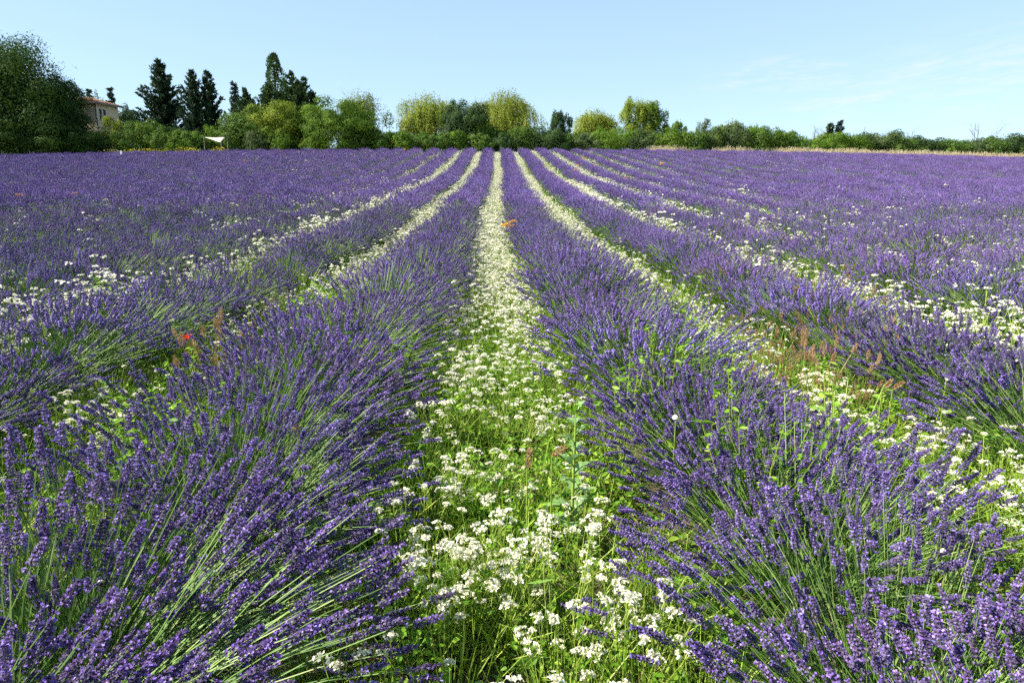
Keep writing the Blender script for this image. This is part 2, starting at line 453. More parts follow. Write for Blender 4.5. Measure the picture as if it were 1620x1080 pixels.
def bush_geo(level, wind, seed):
    """returns (spikes Geo, stems Geo, leaves Geo, tips)"""
    g = np.random.default_rng(seed)
    n = {2: 440, 1: 370, 0: 260}[level]
    tips_dir_max = R(72 if level == 2 else (62 if level else 52))
    c = g.uniform(math.cos(tips_dir_max), 1, n)
    th = np.arccos(c); ph = g.uniform(0, 2 * np.pi, n)
    # sub-clumps make the outline uneven
    lob = g.uniform(0, 2 * np.pi, 4); amp = g.uniform(.04, .12, 4)
    Ls = .46 * (1 + sum(amp[i] * np.cos((i + 1) * ph + lob[i]) for i in range(4))) * g.normal(1, .10 if level == 2 else .06, n)
    Ls = Ls * (1 / np.cos(np.minimum(th, 1.1))) ** {2: .15, 1: .4, 0: .6}[level]
    inner = g.random(n) < (.10 if level else .0)
    Ls = np.where(inner, Ls * .78, Ls)
    # outward and a little across the row, with wind to +x
    d1 = np.stack([np.sin(th) * np.cos(ph), np.sin(th) * np.sin(ph), np.cos(th)], -1)
    d1 = norm(d1 + np.array([wind, -.08 * wind, 0]) * (.6 + .4 * g.random((n, 1))) + g.normal(size=(n, 3)) * .05)
    br = .17 * np.sqrt(g.random(n))
    B = np.stack([br * np.cos(ph), br * np.sin(ph), .07 + .06 * g.random(n)], -1)
    d0 = norm(d1 * .8 + np.array([0, 0, .42]))
    mid = B + d0 * (Ls * .5)[:, None]
    droop = np.clip(th / tips_dir_max, 0, 1) ** 2 * .05
    tip = mid + norm(d1 + np.array([0, 0, -.05])) * (Ls * .5)[:, None]
    tip[:, 2] -= droop
    tip[:, 2] = np.maximum(tip[:, 2], .05 + .05 * g.random(n))
    ex = norm(norm(tip - mid) * 1.0 + np.array([0, 0, .12]) + g.normal(size=(n, 3)) * .05)
    stems, spikes, leaves = Geo(), Geo(), Geo()
    sr = {2: .0012, 1: .0015, 0: .002}[level]
    if level == 2:
        q = lambda u: ((1 - u) ** 2 * B + 2 * u * (1 - u) * mid + u * u * tip)
        P = np.stack([B, q(.4), q(.75), tip + ex * .03], 1)
        tubes(stems, P, [sr * 1.25, sr * 1.1, sr, sr * .8], 3, 0, g.uniform(0, 1, n))
    elif level == 1:
        tubes(stems, np.stack([B, mid, tip + ex * .02], 1), [sr * 1.2, sr, sr * .8], 3, 0, g.uniform(0, 1, n))
    else:
        kites(stems, B, tip - B, np.linalg.norm(tip - B, axis=1), .006, 0, g.uniform(0, 1, n), g)
    hl = g.uniform(.036, .062, n)
    has = g.random(n) < (.95 if level == 2 else .97)
    nt_ = 7
    pick = g.integers(0, nt_, n)
    for q_ in range(nt_):
        s = has & (pick == q_)
        if not s.any(): continue
        tv, tf, tm, ta = spike_template(level, g, (.08, .75, .4, .45, .35, .5, .2)[q_])
        wd = .062 * g.uniform(.8, 1.15, s.sum()) * {2: .66, 1: .70, 0: 1.05}[level]
        S = np.stack([wd, wd, hl[s] * (1.0 if level else 1.25)], -1)
        inst(spikes, tv, tf, frames(ex[s], g), tip[s], S, tm, g.uniform(-.25, .25, s.sum()), ta)
    # long narrow green shoots between the flower stems
    nb_ = {2: 420, 1: 200, 0: 50}[level]
    ph3 = g.uniform(0, 2 * np.pi, nb_); th3 = np.arccos(g.uniform(.12, 1, nb_)); r3 = .2 * np.sqrt(g.random(nb_))
    d3 = norm(np.stack([np.sin(th3) * np.cos(ph3) + wind * .6, np.sin(th3) * np.sin(ph3), np.cos(th3)], -1) + g.normal(size=(nb_, 3)) * .1)
    kites(leaves, np.stack([r3 * np.cos(ph3), r3 * np.sin(ph3), .06 + .05 * g.random(nb_)], -1), d3, g.uniform(.16, .34, nb_), {2: .0045, 1: .007, 0: .02}[level], 0, g.uniform(.2, 1, nb_), g)
    # grey-green leafy cushion at the base
    nl = {2: 420, 1: 160, 0: 40}[level]
    ph2 = g.uniform(0, 2 * np.pi, nl); th2 = np.arccos(g.uniform(.15, 1, nl)); rr = .23 * g.uniform(.5, 1.05, nl)
    dl = np.stack([np.sin(th2) * np.cos(ph2), np.sin(th2) * np.sin(ph2), np.cos(th2)], -1)
    LB = dl * rr[:, None] * np.array([1.1, 1.1, .85]) + np.array([0, 0, .03])
    kites(leaves, LB, norm(dl + np.array([0, 0, .5]) + g.normal(size=dl.shape) * .35), g.uniform(.05, .10, nl) * (1 if level else 1.6), .006 if level == 2 else (.010 if level else .03), 0, g.uniform(0, 1, nl), g)
    return spikes, stems, leaves, tip + ex * .02

def clamp_var(G):
    G.a = [np.clip(x, 0, 1) for x in G.a]
WIND = {'r': .10, 'l': .34}
PROTO = {}
for side in 'rl':
    for level, count in ((2, 3), (1, 3)):
        lst = []
        for i in range(count):
            sp, st, lf, tips = bush_geo(level, WIND[side] + (.08 * (i % 3 - 1)), 100 + i * 7 + level * 31 + (500 if side == 'l' else 0))
            clamp_var(sp)
            lst.append((sp.mesh('flower_spikes', ['calyx', 'petal']), st.mesh('stems', ['stem']), lf.mesh('leaves', ['lav_leaf']), tips))
        PROTO[side, level] = lst

# every plant position in the field
rows = np.arange(-40, 40)
bx, by, bk = [], [], []
for k in rows:
    Y = .15 + rng.uniform(0, .3)
    while Y < 74.2:
        bx.append(row_x(k, Y)); by.append(Y); bk.append(k)
        Y += rng.uniform(.46, .62) if Y < 30 else rng.uniform(.52, .68)
bx = np.array(bx) + rng.normal(0, .035, len(bx)) + np.sign(np.array(bx)) * .05 * (np.array(by) < 5); by = np.array(by); bk = np.array(bk)
bz = ground(bx, by)
keep = shows(bx, by, bz + .3, 3.0)
# a few missing plants
gap = (rng.random(len(bx)) < .025) & (by > 6)
keep &= ~gap & (by > .45)
bx, by, bz, bk = bx[keep], by[keep], bz[keep], bk[keep]
bd = cam_depth(bx, by, bz + .3)[0]
vis = shows(bx, by, bz + .35, .7) | ((bd < 3) & shows(bx, by, bz + .35, 1.6))
order = np.argsort(np.where(vis, bd, 1e6))
indiv = set(order[:300].tolist())
bscale = np.clip(rng.normal(1.02, np.where(bd < 10, .08, .045)), .85, 1.22)
btwist = rng.normal(0, .35, len(bx))
near_f = np.clip(1 - (bd - 3.5) / 5, 0, 1)      # the old front rows are broad, the others narrower and taller
bshape = np.stack([(.92 + .18 * near_f), .95 + .1 * near_f, 1.2 - .26 * near_f], -1)
rowname = {}
for k in range(-12, 13):
    i = (k + 1) if k >= 0 else -k
    w_ = ['first', 'second', 'third', 'fourth', 'fifth', 'sixth', 'seventh', 'eighth', 'ninth', 'tenth', 'eleventh', 'twelfth', 'thirteenth'][i - 1]
    rowname[k] = f"{w_} row {'right' if k >= 0 else 'left'} of the middle white strip"
seen = {}
BUSH_TIPS = []
for i in order[:300]:
    k = int(bk[i]); seen[k] = seen.get(k, 0) + 1
    side = 'l' if bx[i] < 0 else 'r'
    level = 2 if bd[i] < 4.2 else 1
    protos = PROTO[side, level]
    me = protos[int(rng.integers(len(protos)))]
    tz = btwist[i]
    root = empty('lavender_bush', (bx[i], by[i], bz[i]), (rng.normal(0, .05), rng.normal(0, .05), tz), tuple(bscale[i] * bshape[i]))
    tag(root, f"purple lavender bush, {nth(seen[k])} from camera in {rowname[k]}", 'lavender', 'lavender bushes planted in rows')
    for nm, m_ in zip(('flower_spikes', 'stems', 'leaves'), me[:3]):
        c = link(nm, m_, root); c['kind'] = 'stuff'
    if level == 2:
        mw = Matrix.LocRotScale(root.location, root.rotation_euler, root.scale)
        BUSH_TIPS.append(me[3] @ np.array(mw.to_3x3()).T + np.array(root.location))
BUSH_TIPS = np.concatenate(BUSH_TIPS)

# ------------------------------------------------------------------ scatter object (what nobody could count)
def scatter(name, protos, pos, idx, rot, scl, label, cat):
    pc = bpy.data.collections.new(name + '_kinds')
    for q, m_ in enumerate(protos):
        po = bpy.data.objects.new(f"{name}_kind_{q:02d}", m_)
        tag(po, label, cat, kind='stuff')
        pc.objects.link(po)
    me = bpy.data.meshes.new(name)
    n = len(pos)
    me.vertices.add(n); me.vertices.foreach_set('co', np.asarray(pos, np.float32).ravel())
    a1 = me.attributes.new('pick', 'INT', 'POINT'); a1.data.foreach_set('value', np.asarray(idx, np.int32))
    a2 = me.attributes.new('turn', 'FLOAT_VECTOR', 'POINT'); a2.data.foreach_set('vector', np.asarray(rot, np.float32).ravel())
    scl = np.asarray(scl, np.float32); scl = np.repeat(scl[:, None], 3, 1) if scl.ndim == 1 else scl
    a3 = me.attributes.new('size', 'FLOAT_VECTOR', 'POINT'); a3.data.foreach_set('vector', scl.ravel())
    ob = link(name, me)
    tag(ob, label, cat, kind='stuff')
    ng = bpy.data.node_groups.new(name + '_scatter', 'GeometryNodeTree')
    ng.interface.new_socket('Geometry', in_out='INPUT', socket_type='NodeSocketGeometry')
    ng.interface.new_socket('Geometry', in_out='OUTPUT', socket_type='NodeSocketGeometry')
    gi = ng.nodes.new('NodeGroupInput'); go = ng.nodes.new('NodeGroupOutput')
    ip = ng.nodes.new('GeometryNodeInstanceOnPoints')
    ci = ng.nodes.new('GeometryNodeCollectionInfo')
    ci.inputs['Collection'].default_value = pc
    ci.inputs['Separate Children'].default_value = True
    ci.inputs['Reset Children'].default_value = True
    def attr(nm, ty):
        q = ng.nodes.new('GeometryNodeInputNamedAttribute'); q.data_type = ty
        q.inputs['Name'].default_value = nm
        return q.outputs['Attribute']
    ip.inputs['Pick Instance'].default_value = True
    er = ng.nodes.new('FunctionNodeEulerToRotation')
    ng.links.new(gi.outputs[0], ip.inputs['Points'])
    ng.links.new(ci.outputs[0], ip.inputs['Instance'])
    ng.links.new(attr('pick', 'INT'), ip.inputs['Instance Index'])
    ng.links.new(attr('turn', 'FLOAT_VECTOR'), er.inputs[0]); ng.links.new(er.outputs[0], ip.inputs['Rotation'])
    ng.links.new(attr('size', 'FLOAT_VECTOR'), ip.inputs['Scale'])
    ng.links.new(ip.outputs[0], go.inputs[0])
    md = ob.modifiers.new('scatter', 'NODES'); md.node_group = ng
    return ob

def merged(parts, mats):
    G = Geo()
    off = 0
    for g, k in parts:
        V = np.concatenate(g.v); F = np.concatenate(g.f); m_ = np.concatenate(g.m) + off; A = np.concatenate(g.a)
        G.add(V, F, m_, np.clip(A, 0, 1)); off += k
    return G
far_protos = []
for side in 'rl':
    for i in range(4):
        sp, st, lf, _ = bush_geo(0, WIND[side] + .07 * (i % 3 - 1), 900 + i + (50 if side == 'l' else 0))
        far_protos.append(merged([(sp, 1), (st, 1), (lf, 1)], None).mesh('lavender_kind', ['spike_far', 'stem', 'lav_leaf']))
mid_protos = []
for side in 'rl':
    for i in range(2):
        sp, st, lf, _ = bush_geo(1, WIND[side] + .07 * (i % 3 - 1), 1200 + i + (50 if side == 'l' else 0))
        mid_protos.append(merged([(sp, 2), (st, 1), (lf, 1)], None).mesh('lavender_kind', ['calyx', 'petal', 'stem', 'lav_leaf']))
rest = np.array([i for i in range(len(bx)) if i not in indiv])
left = (bx[rest] < 0).astype(int)
midr = bd[rest] < 18
pick = np.where(midr, left * 2 + rng.integers(0, 2, len(rest)), 4 + left * 4 + rng.integers(0, 4, len(rest)))
rot = np.stack([rng.normal(0, .05, len(rest)), rng.normal(0, .05, len(rest)), btwist[rest]], -1)
scatter('lavender_rows', mid_protos + far_protos, np.stack([bx[rest], by[rest], bz[rest]], -1), pick, rot, bscale[rest][:, None] * bshape[rest] * 1.03,
        'distant purple lavender rows rising to the crest of the field', 'lavender')

# ------------------------------------------------------------------ white flowering weeds
def white_geo(level, seed):
    g = np.random.default_rng(seed)
    fl, st, lf = Geo(), Geo(), Geo()
    n = 11
    ph = g.uniform(0, 2 * np.pi, n); th = g.uniform(.05, .55, n)
    L = g.uniform(.20, .40, n)
    d = np.stack([np.sin(th) * np.cos(ph), np.sin(th) * np.sin(ph), np.cos(th)], -1)
    B = np.stack([.03 * np.cos(ph), .03 * np.sin(ph), 0 * ph], -1)
    mid = B + norm(d * .8 + np.array([0, 0, .5])) * (L * .5)[:, None] + g.normal(size=(n, 3)) * .008
    tip = mid + d * (L * .5)[:, None]
    tubes(st, np.stack([B, mid, tip], 1), [.0017, .0014, .001] if level else [.003, .0025, .002], 3, 0, g.uniform(0, 1, n))
    if level == 2:        # thin pods and pedicels below each head
        for i in range(n):
            m = 12
            u = g.uniform(.35, .98, m)
            s = B[i] * (1 - u)[:, None] + tip[i] * u[:, None]
            dd = norm(d[i] + g.normal(size=(m, 3)) * .7)
            kites(st, s, dd, g.uniform(.02, .045, m), .0022, 0, g.uniform(0, 1, m), g)
    for i in range(n):
        w = g.uniform(.013, .024)
        m = {2: int(g.integers(9, 17)), 1: 12, 0: 6}[level]
        a_ = g.uniform(0, 2 * np.pi, m); r_ = np.sqrt(g.random(m)) * w
        C = tip[i] + np.stack([r_ * np.cos(a_), r_ * np.sin(a_), .010 - .35 * r_ ** 2 / w + g.normal(size=m) * .002], -1)
        nn = norm(np.stack([np.cos(a_) * r_ / w * .7, np.sin(a_) * r_ / w * .7, np.ones(m)], -1) + g.normal(size=(m, 3)) * .2)
        if level == 2:
            Fm = frames(nn, g)
            for q in range(4):
                ang = q * np.pi / 2
                pd = Fm[:, :, 0] * math.cos(ang) + Fm[:, :, 1] * math.sin(ang) + nn * .3
                kites(fl, C, pd, g.uniform(.006, .0085, m), .0062, 0, g.uniform(.2, 1, m), g)
            inst(fl, np.array([[.0016, 0, 0], [-.0008, .0014, 0], [-.0008, -.0014, 0], [0, 0, .002]]), np.array([[0, 1, 3], [1, 2, 3], [2, 0, 3]]), Fm, C + nn * .001, 1.0, 1, g.uniform(0, 1, m))
            kites(st, np.repeat(tip[i][None] - d[i] * .012, m, 0), C - tip[i] + d[i] * .012, np.linalg.norm(C - tip[i] + d[i] * .012, axis=1), .0012, 0, .7, g)
        else:
            sz = .0105 if level == 1 else .019
            pd = norm(g.normal(size=(m, 3)) * np.array([1, 1, .35]) + np.array([0, 0, .12]))
            kites(fl, C - pd * sz * .5, pd, sz * 1.3, sz, 0, g.uniform(.1, 1, m), g)
    nl = {2: 46, 1: 24, 0: 10}[level]
    u = g.uniform(.05, .8, nl); ii_ = g.integers(0, n, nl)
    s = B[ii_] * (1 - u)[:, None] + tip[ii_] * u[:, None]
    dl = norm(g.normal(size=(nl, 3)) * np.array([1, 1, .4]) + np.array([0, 0, .35]))
    kites(lf, s, dl, g.uniform(.03, .065, nl), g.uniform(.006, .014, nl) * (1 if level else 1.8), 0, g.uniform(0, 1, nl), g)
    return fl, st, lf
WP = {lv: [] for lv in (2, 1)}
for lv, cnt in ((2, 5), (1, 3)):
    for i in range(cnt):
        fl, st, lf = white_geo(lv, 2000 + i + lv * 40)
        WP[lv].append((fl.mesh('flower_clusters', ['white_petal', 'pollen']), st.mesh('stems', ['weed_stem']), lf.mesh('leaves', ['weed_leaf'])))
wfar = []
for lv, cnt in ((1, 3), (0, 3)):
    for i in range(cnt):
        fl, st, lf = white_geo(lv, 2300 + i + lv * 40)
        wfar.append(merged([(fl, 2), (st, 1), (lf, 1)], None).mesh('white_weed_kind', ['white_petal', 'pollen', 'weed_stem', 'weed_leaf']))

def cover(k, Y):
    T = {0: ([0, 2.6, 3.2, 4.4, 5.6, 8, 75], [1.35, 1.25, .75, .7, 1.0, 1.5, 1.3]),
         1: ([0, 4, 8, 12, 75], [.8, .9, 1.3, 1.5, 1.5]),
         -1: ([0, 4, 7, 8.5, 12, 75], [.35, .35, .4, 1.1, 1.5, 1.5]),
         2: ([0, 6, 12, 18, 22, 34, 38, 75], [.6, .9, .8, .9, 1.3, 1.3, .3, .4]),
         -2: ([0, 4, 6.5, 8, 10, 12, 15, 19, 22, 40, 75], [.5, .9, .9, .3, .3, .9, 1.1, .6, .8, .7, .2]),
         3: ([0, 8, 14, 20, 34, 60, 75], [.7, 1.0, .9, .9, 1.0, .7, .4]),
         -3: ([0, 10, 18, 23, 28, 75], [.3, .25, .2, .6, .2, .08]),
         4: ([0, 8, 12, 18, 30, 75], [.7, 1.0, .9, .6, .4, .15]), 5: ([0, 11, 15, 75], [.6, .9, .5, .08]), 6: ([0, 11, 15, 75], [.5, .7, .35, .06])}
    if k in T:
        return float(np.interp(Y, *T[k]))
    return .14 if k > 0 and Y < 30 else .05
wx, wy, wk = [], [], []
for k in range(-14, 16):
    Y = .5
    while Y < 73.5:
        c = cover(k, Y)
        Y += rng.exponential(1 / (18. * max(c, .01)))
        wx.append(strip_x(k, Y) + rng.uniform(-.36, .36) * (1 if abs(k) < 2 else 1.15) * float(np.interp(Y, [5, 14, 40], [1, .9, .8]))); wy.append(Y); wk.append(k)
# strays among the lavender
ns = 420
Ys = rng.uniform(2.5, 40, ns) ; ks = rng.integers(-6, 9, ns)
wx += list(strip_x(ks, Ys) + rng.uniform(-.9, .9, ns)); wy += list(Ys); wk += list(ks)
wx, wy, wk = np.array(wx), np.array(wy), np.array(wk)
wz = ground(wx, wy)
kp = shows(wx, wy, wz + .3, 1.5) & (np.hypot(wx, wy) > .75)
wx, wy, wz, wk = wx[kp], wy[kp], wz[kp], wk[kp]
wd_ = cam_depth(wx, wy, wz + .3)[0]
wv = shows(wx, wy, wz + .32, .05)
wo = np.argsort(np.where(wv, wd_, 1e6))
wsc = np.clip(rng.normal(1.0, .14, len(wx)), .7, 1.35)
off_strip = np.abs(wx - strip_x(wk, wy)) > .5
wsc = np.where(off_strip, wsc * 1.15, np.where(np.abs(wk) >= 2, wsc * 1.5, np.where(wy > 5, wsc * 1.12, wsc)))
seen = {}
for i in wo[:300]:
    k = int(wk[i]); seen[k] = seen.get(k, 0) + 1
    me = WP[2 if wd_[i] < 4.5 else 1]
    me = me[int(rng.integers(len(me)))]
    root = empty('white_flower_plant', (wx[i], wy[i], wz[i]), (rng.normal(0, .1), rng.normal(0, .1), rng.uniform(0, 6.28)), wsc[i])
    where = 'the middle strip' if k == 0 else f"the {['first', 'second', 'third', 'fourth', 'fifth', 'sixth', 'seventh', 'eighth'][abs(k) - 1]} strip {'right' if k > 0 else 'left'} of middle"
    tag(root, f"white-flowered green weed, {nth(seen[k])} nearest the camera in or beside {where}", 'wildflower', 'white wildflowers between the lavender rows')
    for nm, m_ in zip(('flower_clusters', 'stems', 'leaves'), me):
        c = link(nm, m_, root); c['kind'] = 'stuff'
wr = wo[300:]
fr = wd_[wr] > 14
scatter('white_wildflowers', wfar, np.stack([wx[wr], wy[wr], wz[wr]], -1), np.where(fr, 3, 0) + rng.integers(0, 3, len(wr)),
        np.stack([rng.normal(0, .1, len(wr)), rng.normal(0, .1, len(wr)), rng.uniform(0, 6.28, len(wr))], -1), wsc[wr],
        'white wildflowers filling the strips between far lavender rows', 'wildflowers')

# ------------------------------------------------------------------ green undergrowth
def tuft(kind, seed):
    g = np.random.default_rng(seed); G = Geo()
    if kind == 'leafy':
        n = 90
        ph = g.uniform(0, 6.28, n); r_ = .13 * np.sqrt(g.random(n)); z = g.uniform(.03, .26, n) * (1 - (r_ / .2) ** 2)
        P = np.stack([r_ * np.cos(ph), r_ * np.sin(ph), z], -1)
        ovate(G, P, norm(np.stack([np.cos(ph), np.sin(ph), g.uniform(-.1, .6, n)], -1) + g.normal(size=(n, 3)) * .4), g.uniform(.02, .042, n), g.uniform(.011, .022, n), 0, g.uniform(0, 1, n), g)
        m = 14; b = np.zeros((m, 3)); e = P[:m]
        tubes(G, np.stack([b, e], 1), [.002, .0015], 3, 1, g.uniform(0, 1, m))
    else:
        n = 46 if kind == 'grass' else 40
        ph = g.uniform(0, 6.28, n); th = g.uniform(.05, .7, n); h = g.uniform(.12, .34, n)
        if kind != 'grass': h = g.uniform(.35, .85, n); th = g.uniform(.02, .38, n)
        B = np.stack([.05 * np.cos(ph), .05 * np.sin(ph), 0 * ph], -1) * (1 if kind == 'grass' else 2.5)
        d = np.stack([np.sin(th) * np.cos(ph), np.sin(th) * np.sin(ph), np.cos(th)], -1)
        e = B + d * h[:, None]; e[:, 2] -= .12 * th * h
        mid = B + norm(d + np.array([0, 0, .4])) * (h * .5)[:, None]
        wid = .0022 if kind == 'grass' else .004
        tubes(G, np.stack([B, mid, e], 1), np.array([wid, wid * .8, wid * .25]), 3, 0, g.uniform(0, 1, n))
        if kind != 'grass':
            s = np.arange(0, n, 2)
            for u in (.0, .06, .12):
                kites(G, e[s] - d[s] * u, norm(d[s] + g.normal(size=(len(s), 3)) * .25), .11, .022, 1, g.uniform(.2, 1, len(s)), g)
    return G
up = [tuft('leafy', 1).mesh('leafy_tuft', ['weed_leaf', 'weed_stem']), tuft('leafy', 2).mesh('leafy_tuft', ['weed_leaf', 'weed_stem']),
      tuft('grass', 3).mesh('grass_tuft', ['weed_stem']), tuft('grass', 4).mesh('grass_tuft', ['weed_leaf'])]
ux, uy, uk, ui = [], [], [], []
for k in range(-6, 8):
    Y = .4
    while Y < 60:
        dens = (70 if abs(k) < 2 else 26) if Y < 14 else (12 if abs(k) < 3 else 6)
        Y += rng.exponential(1 / dens)
        ux.append(strip_x(k, Y) + rng.uniform(-.6, .6)); uy.append(Y); uk.append(k)
        ui.append(rng.choice(4, p=[.4, .3, .15, .15]) if 2.7 < Y < 5 else rng.choice(4, p=[.2, .15, .4, .25]))
# weedy rows towards the right-hand crest
nw = 2200
Yw = rng.uniform(14, 74, nw); Xw = rng.uniform(-.1, .78, nw) * Yw
blob = np.sin(Xw * .33 + 1.2) * np.sin(Yw * .21 + Xw * .1) + rng.normal(0, .35, nw)
sel = (blob > .2) & (Xw > 3)
ux += list(Xw[sel]); uy += list(Yw[sel]); uk += [9] * int(sel.sum()); ui += [int(q) for q in rng.choice([0, 2, 3], sel.sum())]
nw2 = 260
Yw = rng.uniform(5, 70, nw2); Xw = rng.uniform(-.8, .8, nw2) * Yw
ux += list(Xw); uy += list(Yw); uk += [9] * nw2; ui += [int(q) for q in rng.choice([0, 1, 2, 3], nw2)]
ux, uy, uk, ui = map(np.array, (ux, uy, uk, ui))
uz = ground(ux, uy)
us = rng.uniform(.7, 1.25, len(ux)) * np.where(uk == 9, 2.1, 1.0)
kp = shows(ux, uy, uz + .2, 1.5)
scatter('green_weeds', up, np.stack([ux, uy, uz], -1)[kp], ui[kp], np.stack([rng.normal(0, .12, kp.sum()), rng.normal(0, .12, kp.sum()), rng.uniform(0, 6.28, kp.sum())], -1), us[kp],
        'bright green leafy weeds and grass between the lavender rows', 'weeds')

# dry grass along the right-hand field edge
dp = [tuft('dry', 11 + i).mesh('dry_grass_tuft', ['dry', 'dry']) for i in range(3)]
nd = 2600
dx = rng.uniform(10, 68, nd); dy = 75.1 + rng.uniform(0, 2.6, nd) + .3 * np.sin(dx * .5)
patch = (np.sin(dx * .8) + np.sin(dx * .37 + 1) + rng.normal(0, .6, nd)) > (2.5 - np.clip((dx - 14) / 26, 0, 1) * 5.5)
dx, dy = dx[patch], dy[patch]
scatter('dry_grass', dp, np.stack([dx, dy, ground(dx, dy)], -1), rng.integers(0, 3, len(dx)),
        np.stack([rng.normal(0, .12, len(dx)), rng.normal(0, .12, len(dx)), rng.uniform(0, 6.28, len(dx))], -1), rng.uniform(.9, 1.6, len(dx)),
        'band of straw-coloured dry grass along the right edge of the field', 'dry grass')

# ------------------------------------------------------------------ small plants in the field
def on_field(px, py, h):
    """where the sight line of a pixel passes h metres over the ground: (x, y, ground z, height)"""
    for D in np.concatenate([np.arange(1.2, 12, .02), np.arange(12, 76, .1)]):
        p = at(px, py, D)
        if p[2] <= ground(p[0], p[1]) + h and p[1] > 0:
            return p[0], p[1], float(ground(p[0], p[1])), D
    p = at(px, py, 73.0)
    return p[0], p[1], float(ground(p[0], p[1])), 73.0

def flower_head(kind, seed):
    g = np.random.default_rng(seed); G = Geo()
    if kind == 'umbel':
        n = 130; a_ = g.uniform(0, 6.28, n); r_ = np.sqrt(g.random(n)) * .075
        C = np.stack([r_ * np.cos(a_), r_ * np.sin(a_), .03 - 2.4 * r_ ** 2 + g.normal(size=n) * .006], -1)
        kites(G, C, norm(g.normal(size=(n, 3)) + np.array([0, 0, .4])), .028, .018, 0, g.random(n), g)
    elif kind == 'poppy':
        for q in range(4):
            an = q * np.pi / 2 + .2
            rad, ring = 5, 7
            pts = []
            for i in range(rad):
                u = i / (rad - 1)
                for j in range(ring):
                    b = (j / (ring - 1) - .5) * 1.9
                    r_ = .036 * u ** .8
                    pts.append([r_ * math.cos(an + b * u ** .4), r_ * math.sin(an + b * u ** .4), .026 * u ** 1.4 + .003 * math.sin(b * 7) * u + (.002 if q % 2 else 0)])
            f = []
            for i in range(rad - 1):
                for j in range(ring - 1):
                    k_ = i * ring + j
                    f += [[k_, k_ + 1, k_ + 1 + ring], [k_, k_ + 1 + ring, k_ + ring]]
            G.add(pts, f, 0, g.random(len(pts)))
    elif kind == 'trumpet':
        rad, ring = 5, 14
        pts = []
        for i in range(rad):
            u = i / (rad - 1)
            for j in range(ring):
                an = j * 2 * np.pi / ring
                r_ = .003 + .024 * u ** 1.8 * (1 + .06 * math.cos(5 * an))
                pts.append([r_ * math.cos(an), r_ * math.sin(an), .03 * u ** .7])
        f = []
        for i in range(rad - 1):
            for j in range(ring):
                p, q = i * ring + j, i * ring + (j + 1) % ring
                f += [[p, q, q + ring], [p, q + ring, p + ring]]
        G.add(pts, f, 0, .9)
    elif kind == 'daisy':
        n = 46; a_ = g.uniform(0, 6.28, n); el = g.uniform(.05, 1.3, n)
        d = np.stack([np.cos(a_) * np.cos(el), np.sin(a_) * np.cos(el), np.sin(el)], -1)
        kites(G, np.zeros((n, 3)), d, .016, .006, 0, g.random(n), g)
    elif kind == 'foxtail':
        n = 170; u = g.random(n); a_ = g.uniform(0, 6.28, n); rr = .006 * np.sin(np.pi * np.clip(u * .9 + .08, 0, 1)) + .001
        C = np.stack([rr * np.cos(a_), rr * np.sin(a_), u * .07], -1)
        kites(G, C, norm(np.stack([np.cos(a_) * .5, np.sin(a_) * .5, np.ones(n)], -1) + g.normal(size=(n, 3)) * .12), .018, .003, 0, g.random(n), g)
    return G

def stem_geo(h, lean, leaves, seed, rad=.003, leaf=(.06, .02)):
    g = np.random.default_rng(seed); st, lf = Geo(), Geo()
    P = np.array([[[0, 0, 0], [lean[0] * .3, lean[1] * .3, h * .5], [lean[0], lean[1], h]]], float)
    tubes(st, P, [rad * 1.2, rad, rad * .7], 5, 0, .5)
    if leaves:
        u = g.uniform(.15, .9, leaves)
        a_ = g.uniform(0, 6.28, leaves)
        B = np.stack([lean[0] * u ** 1.7, lean[1] * u ** 1.7, h * u], -1)
        kites(lf, B, np.stack([np.cos(a_), np.sin(a_), g.uniform(.1, .9, leaves)], -1), leaf[0] * g.uniform(.7, 1.2, leaves), leaf[1] * g.uniform(.8, 1.2, leaves), 0, g.random(leaves), g)
    return st, (lf if leaves else None)

def flower_plant(name, px, py, over, head, hmat, label, cat, group=None, leaves=8, heads=1, scl=1.0, seed=0, tilt=.25):
    x, y, gz, D = on_field(px, py, over)
    top = at(px, py, D)[2] - gz
    root = tag(empty(name, (x, y, gz)), label, cat, group)
    g = np.random.default_rng(seed + 77)
    st_all, lf_all = Geo(), Geo()
    for i in range(heads):
        lean = g.normal(0, .05, 2) if heads == 1 else g.normal(0, .11, 2)
        h = max(.12, top - (0 if i == 0 else g.uniform(-.02, .12)))
        if i == 0: lean = lean * .0
        st, lf = stem_geo(h, lean, leaves, seed + i)
        c = link('stem', st.mesh('stem', ['weed_stem'], True), root)
        if lf: link('foliage', lf.mesh('foliage', ['weed_leaf']), root)['kind'] = 'stuff'
        f = link('flower_head', flower_head(head, seed + i).mesh('flower_head', [hmat]), root, (lean[0], lean[1], h))
        f.rotation_euler = (g.normal(0, tilt) + .25, g.normal(0, tilt), g.uniform(0, 6.28)); f.scale = (scl,) * 3
    return root

